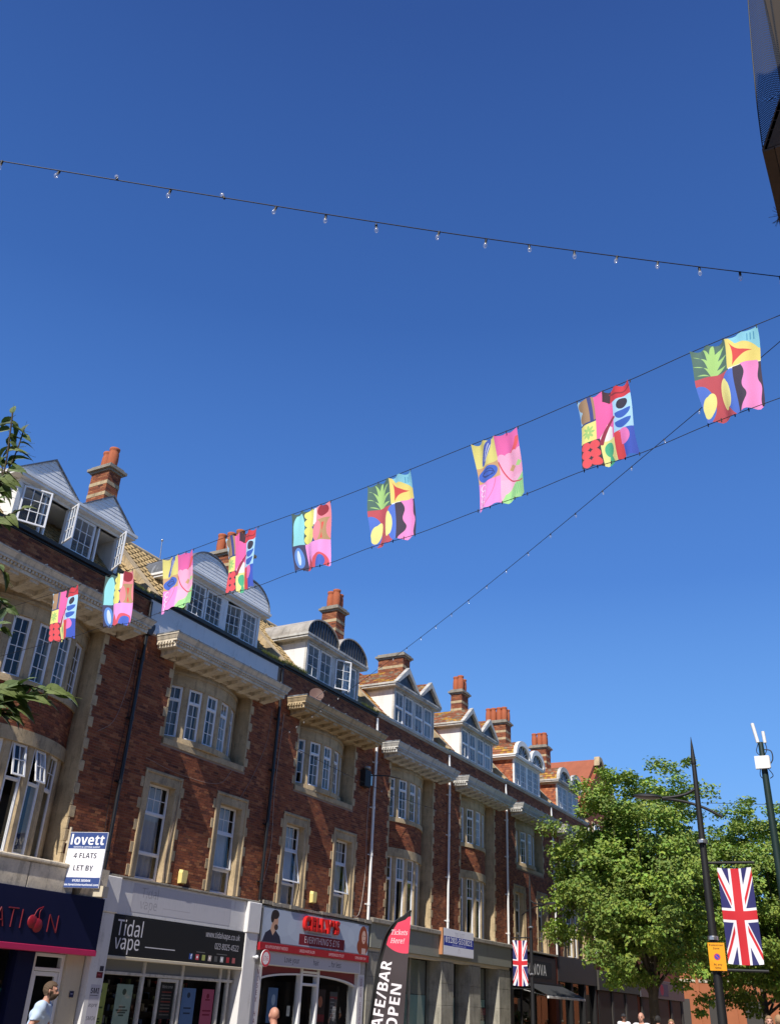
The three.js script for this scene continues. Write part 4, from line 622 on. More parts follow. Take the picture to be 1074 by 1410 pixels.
    fill(x, '#b8404c', 0, 180, 170, 240); ell(x, '#3f68cc', -2, 330, 66, 110, .2); poly(x, '#3f68cc', [[0, 380], [40, 400], [20, 420], [0, 420]]); ell(x, '#efe88a', 40, 335, 24, 68, .42); ell(x, '#efe88a', 28, 345, 26, 60, .3); ell(x, '#3f68cc', 172, 300, 58, 122, -.05); ell(x, '#efe88a', 122, 296, 20, 84, .1); ell(x, '#efe88a', 132, 300, 20, 70, .05); fill(x, '#2c2338', 180, 175, 120, 245);
    x.fillStyle = '#ec84c8'; x.beginPath(); x.moveTo(215, 170); x.bezierCurveTo(260, 240, 190, 260, 225, 320); x.bezierCurveTo(240, 360, 190, 390, 190, 420); x.lineTo(290, 420); x.bezierCurveTo(260, 370, 310, 330, 285, 280); x.bezierCurveTo(270, 240, 300, 200, 285, 165); x.fill(); fill(x, '#3f68cc', 160, 380, 20, 40);
  },
};
const weave = tex(256, (x, y) => { const v = .5 + .25 * nB[(y * 2 * 512 + x * 2)] + .25 * ((x + y) % 2); return [v, v, v]; }, [1 / 3, 1 / 4], false);
const flagMat = {}; for (const k in DESIGN) flagMat[k] = new THREE.MeshPhysicalMaterial({ map: print(300, 420, x => { DESIGN[k](x); fill(x, 'rgba(255,250,252,.1)', 0, 0, 300, 420); }, 1.5), roughness: .9, transmission: .1, thickness: 0, bumpMap: weave, bumpScale: .0015 });
const FL = [
  ['A', [13.01, 9.6, 3.22], [12.88, 9.6, 4.17], [12.88, 8.36, 4.3], [13.01, 8.39, 3.48], 'leftmost banner, red and blue, hanging before the first house'],
  ['B', [12.77, 9.6, 5.08], [12.73, 9.6, 5.87], [12.73, 8.36, 6.07], [12.77, 8.4, 5.31], 'teal bottle banner hanging second from the left'],
  ['C', [12.62, 9.6, 6.85], [12.49, 9.6, 7.75], [12.49, 8.44, 7.93], [12.62, 8.4, 6.98], 'yellow and pink banner with blue oval before the tiled roof, third from left'],
  ['A', [12.33, 9.6, 8.68], [12.22, 9.6, 9.56], [12.22, 8.34, 9.66], [12.33, 8.37, 8.9], 'red and blue banner hanging before the white round gables'],
  ['B', [12.08, 9.6, 10.46], [11.94, 9.6, 11.37], [11.94, 8.36, 11.43], [12.08, 8.41, 10.66], 'teal bottle banner against the sky, fifth from the left'],
  ['D', [11.77, 9.6, 12.25], [11.57, 9.6, 13.19], [11.57, 8.36, 13.32], [11.77, 8.41, 12.4], 'palm leaf banner in the middle of the row'],
  ['C', [11.3, 9.6, 14.46], [11.13, 9.6, 15.3], [11.13, 8.4, 15.42], [11.3, 8.39, 14.55], 'yellow and pink banner with blue oval against the sky, third from right'],
  ['A', [10.88, 9.6, 16.33], [10.7, 9.6, 17.17], [10.7, 8.38, 17.2], [10.88, 8.42, 16.37], 'red and blue banner with red dots, second from the right'],
  ['D', [10.45, 9.6, 18.07], [10.24, 9.6, 18.95], [10.24, 8.4, 18.86], [10.45, 8.42, 18.16], 'rightmost and nearest banner with palm leaves'],
];
FL.forEach(([d, TL, TR, BRc, BL, label], fi) => {
  const nx = 22, ny = 20, g = new THREE.PlaneGeometry(1, 1, nx, ny), P = g.attributes.position, U = g.attributes.uv, ph = fi * 1.7, o = thing('street_banner', label, 'banner', 'illustrated banners on cables across the street');
  const ax = V(...TR).sub(V(...TL)).normalize(), nrm = V(-ax.z, 0, ax.x).normalize(); if (nrm.x > 0) nrm.negate();
  for (let i = 0; i < P.count; i++) {
    const u = U.getX(i), v = 1 - U.getY(i), q = V(...TL).lerp(V(...TR), u).lerp(V(...BL).lerp(V(...BRc), u), v);
    const sc = Math.abs(Math.sin(u * PI * 4)), hem = Math.exp(-v * 9); q.y -= .035 * sc * hem; q.y += .03 * Math.abs(Math.sin(u * PI * 3 + ph)) * Math.exp(-(1 - v) * 9) - .025 * Math.exp(-(1 - v) * 9);
    const w = .042 * Math.sin(u * 9 + ph + v * 1.2) * (.4 + v) + .026 * Math.sin(u * 21 + ph * 2 + v * 3) * (.3 + Math.abs(v - .5)) + .05 * Math.sin(v * PI) * Math.sin(u * 3 + ph) + .03 * hem * (1 - sc); q.addScaledVector(nrm, w); q.addScaledVector(ax, .012 * Math.sin(v * 7 + ph));
    P.setXYZ(i, q.x, q.y, q.z);
  }
  g.computeVertexNormals(); mesh('cloth', g, flagMat[d], o);
  for (let i = 0; i <= 4; i++) { const t = V(...TL).lerp(V(...TR), i / 4), b = V(...BL).lerp(V(...BRc), i / 4); new MB().rod([t.x, t.y - .02, t.z], [t.x, t.y + .03, t.z], .008, .008, 5).build('tie', M.black, o); new MB().rod([b.x, b.y - .03, b.z], [b.x, b.y + .02, b.z], .008, .008, 5).build('tie', M.black, o); }
});
{ // two cables carrying the banners
  const run = (rows, ends) => [ends[0], ...rows, ends[1]];
  const a = tag(new MB().tube(run(FL.flatMap(f => [f[1], f[2]]).map(q => [q[0], q[1] + .02, q[2]]), [[13.42, 9.66, .02], [9.95, 9.66, 20.6]]), .006, 5, 160).build('banner_cable', M.cable), 'upper steel cable that the banners hang from', 'cable'); void a;
  tag(new MB().tube(run(FL.flatMap(f => [f[4], f[3]]), [[13.45, 8.42, .02], [10.02, 8.5, 20.6]]), .0055, 5, 160).build('banner_cable', M.cable), 'lower cable tying the bottom edges of the banners', 'cable');
}
// ---------- festoon lights ----------
const bulbGlass = new THREE.MeshPhysicalMaterial({ color: 0xffffff, transmission: .85, roughness: .12, thickness: 0, ior: 1.5 });
const bulbGeo = new MB().lathe([[.0, -.15], [.018, -.146], [.031, -.122], [.033, -.098], [.024, -.068], [.016, -.045]], 0, 0, 0, 10).geometry(), sockGeo = new MB().lathe([[.016, -.06], [.02, -.05], [.02, .01], [.012, .02]], 0, 0, 0, 8).geometry();
function festoon(label, pts, bulbs, r, up = [], s = 1) {
  const o = thing('festoon_lights', label, 'string lights'), crv = new THREE.CatmullRomCurve3(pts.map(p => V(...p)));
  mesh('cable', new THREE.TubeGeometry(crv, 120, r, 5), M.cable, o);
  bulbs.forEach((p, i) => { const b = part('bulb', o); b.position.set(...p); b.scale.setScalar(s); b.rotation.set(up.includes(i) ? 2.6 : rr(-.25, .25), 0, rr(-.25, .25)); mesh('socket', sockGeo, M.black, b); mesh('glass', bulbGeo, bulbGlass, b); });
}
{
  const A = [[3.11, 8, 13.68], [3.42, 8, 14.05], [3.71, 8, 14.46], [4.03, 8, 14.8], [4.32, 8, 15.18], [4.62, 8, 15.54], [4.91, 8, 15.89], [5.21, 8, 16.25], [5.55, 8, 16.73], [5.83, 8, 17.08], [6.08, 8, 17.41], [6.34, 8, 17.76], [6.58, 8, 18.1], [6.82, 8, 18.42], [7.07, 8, 18.75], [7.3, 8, 19.08], [7.53, 8, 19.41]];
  festoon('long string of clear bulbs crossing the upper sky', [[1.2, 8.05, 11.2], ...A.filter((q, i) => i % 4 === 0), [8.4, 8.03, 20.6]], A.map(q => [q[0], q[1] - .005, q[2]]), .005, [2, 4], .6);
  const S = [10.0, 9.75, 20.55], E = [26.45, 9.75, .16], L = t => [S[0] + (E[0] - S[0]) * t, S[1] + (E[1] - S[1]) * t - .35 * Math.sin(PI * t) + .25, S[2] + (E[2] - S[2]) * t]; const B = []; for (let i = 1; i < 30; i++) B.push(L(i / 30));
  festoon('string of bulbs sloping from the right down to the terrace roofs', [0, .1, .2, .3, .4, .5, .6, .7, .8, .9, 1].map(L), B, .006, [], .55);
  const Q = t => [26.6 + 14 * t, 9.75 - .25 * Math.sin(PI * t), .22]; const D = []; for (let i = 1; i < 14; i++) D.push(Q(i / 14)); festoon('short string of bulbs along the terrace front under the cornices', [0, .25, .5, .75, 1].map(Q), D, .008, [], .6);
  const T = t => [29.5 + .35 * t, 7.5 - .15 * t - .1 * Math.sin(PI * t), 13.8 + 6.4 * t]; tag(new MB().tube([0, .3, .6, 1].map(T), .008, 5, 40).build('distant_cable', M.cable), 'thin dark cable beside the mast, right of the big tree', 'cable');
  const mast = thing('lighting_mast', 'black mast left of the picture holding the bulb string', 'mast'); mast.position.set(1.15, 0, 11.15); new MB().rod([0, 0, 0], [0, 8.1, 0], .08, .05, 12).build('pole', M.black, mast);
}
// ---------- lamp posts ----------
function unionFlag(x, w, h) {
  fill(x, '#2a2a6a', 0, 0, w, h); x.save(); x.beginPath(); x.rect(0, 0, w, h); x.clip();
  const line = (a, b, c, d, wd, col) => strokeP(x, col, wd, q => { q.lineCap = 'butt'; q.moveTo(a, b); q.lineTo(c, d); });
  line(-.3 * w, -.3 * h, 1.3 * w, 1.3 * h, .24 * w, '#eeedf2'); line(1.3 * w, -.3 * h, -.3 * w, 1.3 * h, .24 * w, '#eeedf2'); line(-.02 * w, .05 * h, .5 * w, .55 * h, .07 * w, '#cf2430'); line(.5 * w, .45 * h, 1.02 * w, .95 * h, .07 * w, '#cf2430'); line(1.06 * w, 0, .54 * w, .5 * h, .07 * w, '#cf2430'); line(.46 * w, .5 * h, -.06 * w, 1.0 * h, .07 * w, '#cf2430');
  fill(x, '#eeedf2', .31 * w, 0, .38 * w, h); fill(x, '#eeedf2', 0, h / 2 - .19 * w, w, .38 * w); fill(x, '#cf2430', .38 * w, 0, .24 * w, h); fill(x, '#cf2430', 0, h / 2 - .12 * w, w, .24 * w); x.restore();
}
const ufMat = new THREE.MeshPhysicalMaterial({ map: print(300, 760, unionFlag, 1), roughness: .8, transmission: .1, thickness: 0 });
function lampPost(label, x, z, side, zr) { // side: +1 flag towards +z
  const o = thing('street_lamp', label, 'street lamp', 'black street lamps along the street'); o.position.set(x, 0, z);
  new MB().lathe([[.0, 0], [.14, 0], [.14, .5], [.095, .6], [.088, 1.2], [.078, 2.4], [.07, 4.2], [.056, 5.4], [.044, 6.28], [.035, 6.3]], 0, 0, 0, 18).build('pole', M.black, o);
  new MB().lathe([[.04, 6.3], [.054, 6.33], [.048, 6.4], [.026, 6.68], [.004, 6.88]], 0, 0, 0, 14).build('finial', M.black, o);
  new MB().tube([[0, 5.83, 0], [-.05, 5.72, -.2 * side], [-.12, 5.66, -.45 * side], [-.17, 5.64, -.68 * side]], .03, 8).build('arm', M.black, o);
  new MB().tube([[.09, 5.26, .42 * side], [.03, 5.42, .15 * side], [-.03, 5.54, -.15 * side], [-.1, 5.60, -.42 * side], [-.17, 5.63, -.68 * side]], .028, 8).build('arm', M.black, o);
  const L = part('lantern', o); L.position.set(-.24, 5.66, -.95 * side); L.rotation.x = .06 * side; L.rotation.y = .22 * side; { const m = new MB(); m.geo(new THREE.SphereGeometry(1, 20, 10, 0, PI * 2, 0, PI / 2), new THREE.Matrix4().makeScale(.16, .07, .3)); m.build('lantern_hood', M.black, L); const d = new MB(); d.geo(new THREE.SphereGeometry(1, 20, 8, 0, PI * 2, PI / 2, PI / 2), new THREE.Matrix4().makeScale(.14, .045, .27)); d.build('lantern_lens', std([.14, .11, .09], .2), L); }
  for (const y of [4.40, 2.52]) new MB().rod([.02, y, .03 * side], [.12, y, .9 * side], .026, .026, 10).build('banner_arm', M.black, o);
  for (const y of [4.76, 3.02]) new MB().lathe([[.086, 0], [.1, .0], [.1, .07], [.086, .07]], 0, y, 0, 16).box(-.14, -.09, y, y + .05, -.04, .04).build('clamp', M.steel, o);
  const nx = 10, ny = 18, g = new THREE.PlaneGeometry(1, 1, nx, ny), P = g.attributes.position, U = g.attributes.uv;
  for (let i = 0; i < P.count; i++) { const u = U.getX(i), v = U.getY(i); const zz = side > 0 ? .21 + .63 * u : -.84 + .63 * u; P.setXYZ(i, .06 + .015 * Math.sin(u * 7 + v * 4) + .01 * Math.sin(v * 9), 2.63 + 1.68 * v - .02 * Math.abs(Math.sin(u * PI)), zz); } g.computeVertexNormals(); mesh('flag_cloth', g, ufMat, o);
  return o;
}
{
  const a = lampPost('near black street lamp with union flag banner and yellow parking sign', 19.61, 15.67, 1);
  const p = part('parking_sign', a); new MB().box(-.13, -.115, 2.5, 2.97, -.09, .21).build('plate', std([.72, .34, .012], .5), p);
  const f = face('sign_face', p, .3, .47, (c, w, h) => { fill(c, '#f0a012', 0, 0, w, h); const T = (s, y, z) => txt(c, s, .15, y, z, '#251708', 'sans-serif', 'center', 1, 'bold'); T('Pedestrian', .06, .05); T('Zone', .115, .05); ell(c, '#2b46b0', .15, .24, .058, .058); strokeP(c, '#d0342c', .012, q => q.arc(.15, .24, .05, 0, 7)); strokeP(c, '#d0342c', .012, q => { q.moveTo(.115, .205); q.lineTo(.185, .275); }); T('At any', .385, .05); T('time', .44, .05); }, -.134, 2.735, .06, { scale: 1200 }); f.rotation.y = -PI / 2;
  lampPost('distant black street lamp with union flag banner, left of the big tree', 39.17, 4.45, -1);
  const m = thing('telecom_mast', 'dark green mast with white antennas and box at the right edge', 'mast'); m.position.set(23.8, 0, 16.47); const G = std([.012, .03, .026], .45);
  new MB().lathe([[.0, 0], [.12, 0], [.11, 1], [.075, 6.9], [.06, 7.72], [0, 7.73]], 0, 0, 0, 16).build('pole', G, m);
  new MB().rod([0, 7.72, -.06], [0, 8.2, -.13], .042, .042, 12).build('antenna', M.upvc, m); new MB().rod([0, 7.7, .1], [0, 7.98, .09], .04, .04, 12).build('antenna', M.upvc, m); new MB().cbox(-.17, -.07, 7.06, 7.36, -.17, .17, .02).build('equipment_box', M.upvc, m);
  new MB().tube([[0, 7.7, -.06], [0, 7.5, -.12], [0, 7.4, -.05]], .01, 5).tube([[0, 7.7, .1], [0, 7.55, .12], [0, 7.4, .05]], .01, 5).tube([[0, 7.55, .02], [0, 7.5, .2], [0, 7.3, .22], [0, 7.2, .16]], .014, 5).tube([[-.1, 7.06, -.08], [-.08, 6.9, -.1], [0, 6.8, 0]], .01, 5).tube([[-.1, 7.06, .1], [-.05, 6.9, .18], [0, 6.85, .1]], .01, 5).build('cables', M.cable, m);
}
// ---------- feather banner ----------
{
  const o = thing('feather_banner', 'tall black feather flag with red top advertising tickets and a bar', 'banner'); o.position.set(14.7, 0, 11.08); o.rotation.y = -Math.atan2(.872, .489);
  const L = y => y < 2.35 ? -.1 + .23 * (y - .4) / 1.95 : y < 2.7 ? .13 + .09 * (y - 2.35) / .35 : y < 2.95 ? .22 + .16 * (y - 2.7) / .25 : .38 + .22 * Math.sqrt((y - 2.95) / .14), Rr = y => .53 + .11 * (y - .4) / 2.69;
  const n = 44, ys = []; for (let i = 0; i <= n; i++) ys.push(.4 + 2.69 * (1 - Math.pow(1 - i / n, 1.4))); const pos = [], uv = [], idx = [], cols = 8;
  ys.forEach((y, i) => { const a = L(Math.min(y, 3.089)), b = Math.max(Rr(y), a + .004); for (let j = 0; j <= cols; j++) { const u = a + (b - a) * j / cols; pos.push(u, y, .02 * Math.sin(u * 10 + y * 3) + .012 * Math.sin(y * 7)); uv.push((u + .15) / .85, (y - .3) / 2.85); if (i < n && j < cols) { const q = i * (cols + 1) + j; idx.push(q, q + 1, q + cols + 2, q, q + cols + 2, q + cols + 1); } } });
  const g = new THREE.BufferGeometry(); g.setAttribute('position', new THREE.Float32BufferAttribute(pos, 3)); g.setAttribute('uv', new THREE.Float32BufferAttribute(uv, 2)); g.setIndex(idx); g.computeVertexNormals();
  mesh('cloth', g, new THREE.MeshStandardMaterial({ roughness: .8, map: print(.85, 2.85, (c, w, h) => {
    fill(c, '#3f3639', 0, 0, w, h); ell(c, '#e64560', .7, .33, .42, .38); const lx = y => L(Math.min(3.15 - y, 3.088)) + .15; strokeP(c, '#0d0c0d', .11, q => { q.moveTo(lx(2.7) - .01, 2.7); for (let y = 2.7; y > .07; y -= .05) q.lineTo(lx(y), y); q.lineTo(.82, .07); });
    txt(c, 'Tickets', .595, .43, .105, '#f6e4e6', 'serif', 'center', .8, 'italic'); txt(c, 'Here!', .57, .56, .105, '#f6e4e6', 'serif', 'center', .85, 'italic');
    c.save(); c.translate(.345, 1.99); c.rotate(-PI / 2 + .13); txt(c, 'CAFE/BAR', 0, 0, .24, '#ece6ea', 'sans-serif', 'left', 1.02, 'bold'); c.restore(); c.save(); c.translate(.605, 1.85); c.rotate(-PI / 2 + .1); txt(c, 'OPEN', .0, 0, .24, '#ece6ea', 'sans-serif', 'left', 1.08, 'bold'); c.restore();
  }, 420) }), o);
  new MB().tube([[-.14, .05, -.005], ...[.5, 1.4, 2.3, 2.5, 2.68, 2.85, 2.96, 3.0, 3.04, 3.07, 3.085].map(y => [L(y) - .004, y + .004, .005]), [.645, 3.098, .005]], .016, 8, 90).build('pole', M.black, o); new MB().box(-.45, .25, .0, .03, -.25, .25).rod([-.14, .03, -.02], [-.14, .3, -.02], .03, .03, 8).build('base', M.steel, o);
}
// ---------- letting board, alarms, dish ----------
{
  const o = thing('letting_board', 'blue and white letting board standing out from the first house', 'sign'); o.position.set(17.76, 0, .1); const ang = Math.atan2(1.0, .32); o.rotation.y = -ang;
  bar(o, 'board', 0, 1.06, 3.93, 5.28, -.02, .02, M.upvc, .005); face('board_face', o, 1.04, 1.33, (c, w, h) => { fill(c, '#eeeef4', 0, 0, w, h); fill(c, '#2d4684', 0, 0, w, .4); txt(c, 'lovett', .5, .3, .34, '#f4f4f8', 'sans-serif', 'center', 1, 'bold'); txt(c, 'ESTATE & LETTING AGENT', .52, .375, .055, '#dfe4f0', 'sans-serif', 'center', 1.1, 'bold'); txt(c, '4 FLATS', .52, .63, .18, '#2c2e40', 'sans-serif', 'center', 1, 'bold'); txt(c, 'LET BY', .52, .93, .18, '#2c2e40', 'sans-serif', 'center', 1, 'bold'); fill(c, '#2d4684', 0, 1.09, w, .24); txt(c, '01202 303044', .54, 1.19, .08, '#f0f2f8', 'sans-serif', 'center', 1, 'bold'); txt(c, 'www.lovettinternational.com', .52, 1.285, .072, '#f0f2f8', 'sans-serif', 'center', 1, 'bold'); }, .53, 4.605, .024, { scale: 500 });
  new MB().box(-.05, .0, 3.9, 5.4, -.03, .03).box(-.15, -.05, 4.2, 4.26, -.02, .02).box(-.15, -.05, 5.0, 5.06, -.02, .02).build('post', std([.5, .42, .3], .8), o); new MB().box(.9, 1.15, 3.75, 4.0, -.35, -.05).build('console_box', M.cream, o);
  for (const [x, y, l] of [[22.34, 4.76, 'yellow alarm box between the windows above the vape shop'], [29.36, 4.95, 'yellow alarm box between the windows above the hairdresser']]) { const a = thing('alarm_box', l, 'alarm'); a.position.set(x, y, .02); new MB().prism([[-.14, -.2], [.12, -.2], [.15, .1], [.12, .19], [-.12, .19], [-.15, .1]], (u, v) => [u, v, 0], (u, v) => [u * .85, v * .9, .13]).build('cover', M.alarm, a); }
  const d = thing('satellite_dish', 'rusty brown satellite dish on the cornice of the lead-gabled house', 'satellite dish'); d.position.set(28.1, 11.95, .35); d.rotation.y = -.5; new MB().lathe([[.0, -.06], [.15, -.045], [.27, .0], [.28, .01], [.15, -.03], [0, -.045]], 0, 0, 0, 20).build('reflector', std([.13, .07, .055], .7), d).rotation.set(1.25, 0, .3); new MB().rod([0, -.1, 0], [0, -.58, -.1], .02).rod([0, -.12, 0], [.15, .1, .4], .01).build('mount', M.steel, d);
  const fl = thing('floodlight', 'black floodlight and bracket by the white drainpipe', 'floodlight'); fl.position.set(32.45, 9.7, .0); new MB().box(-.25, .2, -.3, .35, .0, .25).build('housing', M.black, fl); new MB().lathe([[.0, 0], [.14, 0], [.12, .1], [.0, .12]], .05, .42, .15, 12).build('lamp', std([.35, .35, .34], .4), fl); new MB().tube([[.2, .2, .15], [.9, .3, .6], [1.3, .25, 1.0]], .025, 6).build('bracket', M.black, fl); new MB().box(.3, .55, -.15, .3, .0, .12).build('junction_box', M.steel, fl);
  const ae = thing('aerial', 'thin aerial pole standing on the tiled roof', 'aerial'); ae.position.set(21.5, 14.7, -2.3); new MB().rod([0, 0, 0], [-.08, 1.25, 0], .022, .018, 6).geo(new THREE.SphereGeometry(.05, 8, 6), new THREE.Matrix4().makeTranslation(-.08, 1.27, 0)).build('pole', M.steel, ae);
}
// wall cables, part of the houses they cling to
{
  const wc = (k, pts, m = M.cableWhite) => new MB().tube(pts.map(([x, y]) => [x, y, .03]), .008, 5, 40).build('wall_cable', m, houses[k]);
  wc(0, [[2.4, 8.0], [2.9, 8.4], [3.2, 9.5], [3.3, 10.7]]); wc(0, [[3.36, 5.2], [3.3, 7], [3.42, 9], [3.4, 10.7]], M.cable); wc(1, [[1.9, 7.3], [2.6, 8.4], [3.1, 9.6], [3.2, 10.7]]); wc(1, [[1.4, 8.2], [.9, 7.7], [-1.0, 7.55], [-2.6, 7.7]]); wc(2, [[-3.1, 10.7], [-3.2, 8], [-3.1, 6], [-3.45, 4.6]], M.wornwhite); wc(2, [[3.3, 10], [3.2, 8], [3.25, 6], [2.9, 4.6], [2.5, 4.55]], M.wornwhite); wc(1, [[-.9, 7.4], [-1.0, 6.2], [-1.15, 5.2], [-1.1, 4.6]]);
  // weeds in the gutters
  const weed = (k, x0, x1, n, hgt) => { const m = new MB(); for (let i = 0; i < n; i++) { const x = rr(x0, x1), z = rr(.02, .13), a = rr(0, 6.28), l = hgt * rr(.5, 1.2), c = rnd(); m.col = [.10 + .16 * c, .15 + .12 * c, .03]; const dx = Math.cos(a) * l * .6, dz = Math.abs(Math.sin(a)) * l * .6 + .02, w = .012; m.tri([x - w, 12.48, z], [x + w, 12.48, z], [x + dx * .5, 12.48 + l * .6, z + dz * .5]); m.tri([x - w * .6 + dx * .5, 12.48 + l * .6, z + dz * .5], [x + w + dx * .5, 12.47 + l * .6, z + dz * .5], [x + dx, 12.46 + l * .3 * rr(-1, 1.5), z + dz]); } const o = m.build('gutter_weeds', M.leafGrass, houses[k]); stuff(o); };
  M.leafGrass.color.setRGB(1, 1, 1); weed(1, -2.7, -2.1, 120, .3); weed(1, 2.2, 3.5, 360, .22); weed(2, -3.5, -2.0, 420, .24); weed(2, 2.1, 3.5, 330, .2); weed(0, 2.4, 3.5, 160, .16); weed(3, -3.5, -2.6, 120, .16); weed(3, 2.2, 3.5, 200, .16);
}
// ---------- trees ----------
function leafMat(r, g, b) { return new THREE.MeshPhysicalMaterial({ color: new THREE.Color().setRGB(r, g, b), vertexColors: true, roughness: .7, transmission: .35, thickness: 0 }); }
function bigTree(label, base, crown, rad, nClump, perClump, leaf, mat) {
  const o = thing('broadleaf_tree', label, 'tree'); o.position.set(...base); const c = V(crown[0] - base[0], crown[1] - base[1], crown[2] - base[2]);
  const tr = new MB(); tr.rod([0, 0, 0], [.05, 1.6, 0], .3, .24, 12).rod([.05, 1.6, 0], [0, c.y - rad[1] * .35, 0], .24, .17, 10); const tips = [];
  for (let i = 0; i < 14; i++) { const a = i * 2.4, y0 = 1.9 + i * .28, e = V(Math.cos(a) * rad[0] * rr(.55, .85), c.y + rad[1] * rr(-.5, .75) - y0, Math.sin(a) * rad[2] * rr(.55, .85)), m = e.clone().multiplyScalar(.5); m.y += .3; const p0 = [0, y0, 0], p1 = [m.x + c.x * .5, y0 + m.y * .8, m.z + c.z * .5], p2 = [e.x + c.x, y0 + e.y, e.z + c.z]; tr.rod(p0, p1, .1, .065, 7).rod(p1, p2, .065, .02, 6); }
  const bark = std([.12, .095, .07], .95, { map: grain, bumpMap: grainBump, bumpScale: .02 }); tr.build('trunk', bark, o);
  const pos = [], nor = [], col = []; const add = (p, n, t, s, cc) => { // folded pointed leaf of four triangles
    const b = n.clone().cross(t).normalize(), tip = p.clone().addScaledVector(t, s).addScaledVector(n, -s * .12), mid = p.clone().addScaledVector(t, s * .45), l = mid.clone().addScaledVector(b, s * .36).addScaledVector(n, s * .12), r = mid.clone().addScaledVector(b, -s * .36).addScaledVector(n, s * .12);
    for (const [A, B, C] of [[p, mid, l], [mid, tip, l], [p, r, mid], [mid, r, tip]]) { const q = B.clone().sub(A).cross(C.clone().sub(A)).normalize(); if (q.dot(n) < 0) q.negate(); for (const v of [A, B, C]) { pos.push(v.x, v.y, v.z); nor.push(q.x, q.y, q.z); col.push(...cc); } }
  };
  for (let k = 0; k < nClump; k++) {
    const a = rr(0, PI * 2), u = rr(-1, 1), rad0 = Math.pow(rnd(), .38), s = Math.sqrt(1 - u * u), bump = 1 + .15 * Math.sin(3 * a + 2 * u) + .12 * Math.sin(5 * a - 4 * u + 1) + .12 * Math.sin(9 * u + 4 * a) + rr(-.06, .1), low = u < .1 ? 1.12 : 1;
    const q = V(Math.cos(a) * s * rad[0] * low, u * rad[1], Math.sin(a) * s * rad[2] * low).multiplyScalar(rad0 * bump).add(c), cr = rr(.35, 1.0), tint = rr(.75, 1.25), out = q.clone().sub(c).normalize();
    const nl = Math.floor(perClump * cr); for (let i = 0; i < nl; i++) {
      const d = V(rr(-1, 1), rr(-.55, .55), rr(-1, 1)); if (d.length() > 1) d.normalize(); const p = q.clone().addScaledVector(d, cr * Math.pow(rnd(), .3)), n = V(rr(-.8, .8), rr(.2, 1.2), rr(-.8, .8)).addScaledVector(out, .35).normalize(), t = V(rr(-1, 1), rr(-.9, .2), rr(-1, 1)).normalize(); t.addScaledVector(n, -t.dot(n)).normalize();
      const f = tint * rr(.75, 1.25), yl = rr(0, 1); add(p, n, t, leaf * rr(.7, 1.25), [f * (.75 + .45 * yl), f, f * (.9 - .3 * yl)]);
    }
  }
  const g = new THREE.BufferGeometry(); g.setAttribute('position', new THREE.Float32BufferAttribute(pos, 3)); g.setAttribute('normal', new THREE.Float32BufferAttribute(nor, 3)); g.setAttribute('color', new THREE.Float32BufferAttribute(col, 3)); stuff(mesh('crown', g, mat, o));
}
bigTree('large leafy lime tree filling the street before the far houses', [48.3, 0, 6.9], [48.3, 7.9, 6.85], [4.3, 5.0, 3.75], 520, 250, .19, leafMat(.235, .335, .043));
bigTree('second leafy tree behind the near street lamp at the right', [60, 0, 11.2], [60, 7.9, 10.2], [4.3, 5.1, 4.5], 470, 230, .2, leafMat(.23, .325, .043));
bigTree('low dark tree far down the street behind the union flag', [72, 0, 8], [72, 5.6, 9.5], [4, 4.2, 6], 110, 110, .3, leafMat(.10, .16, .03));
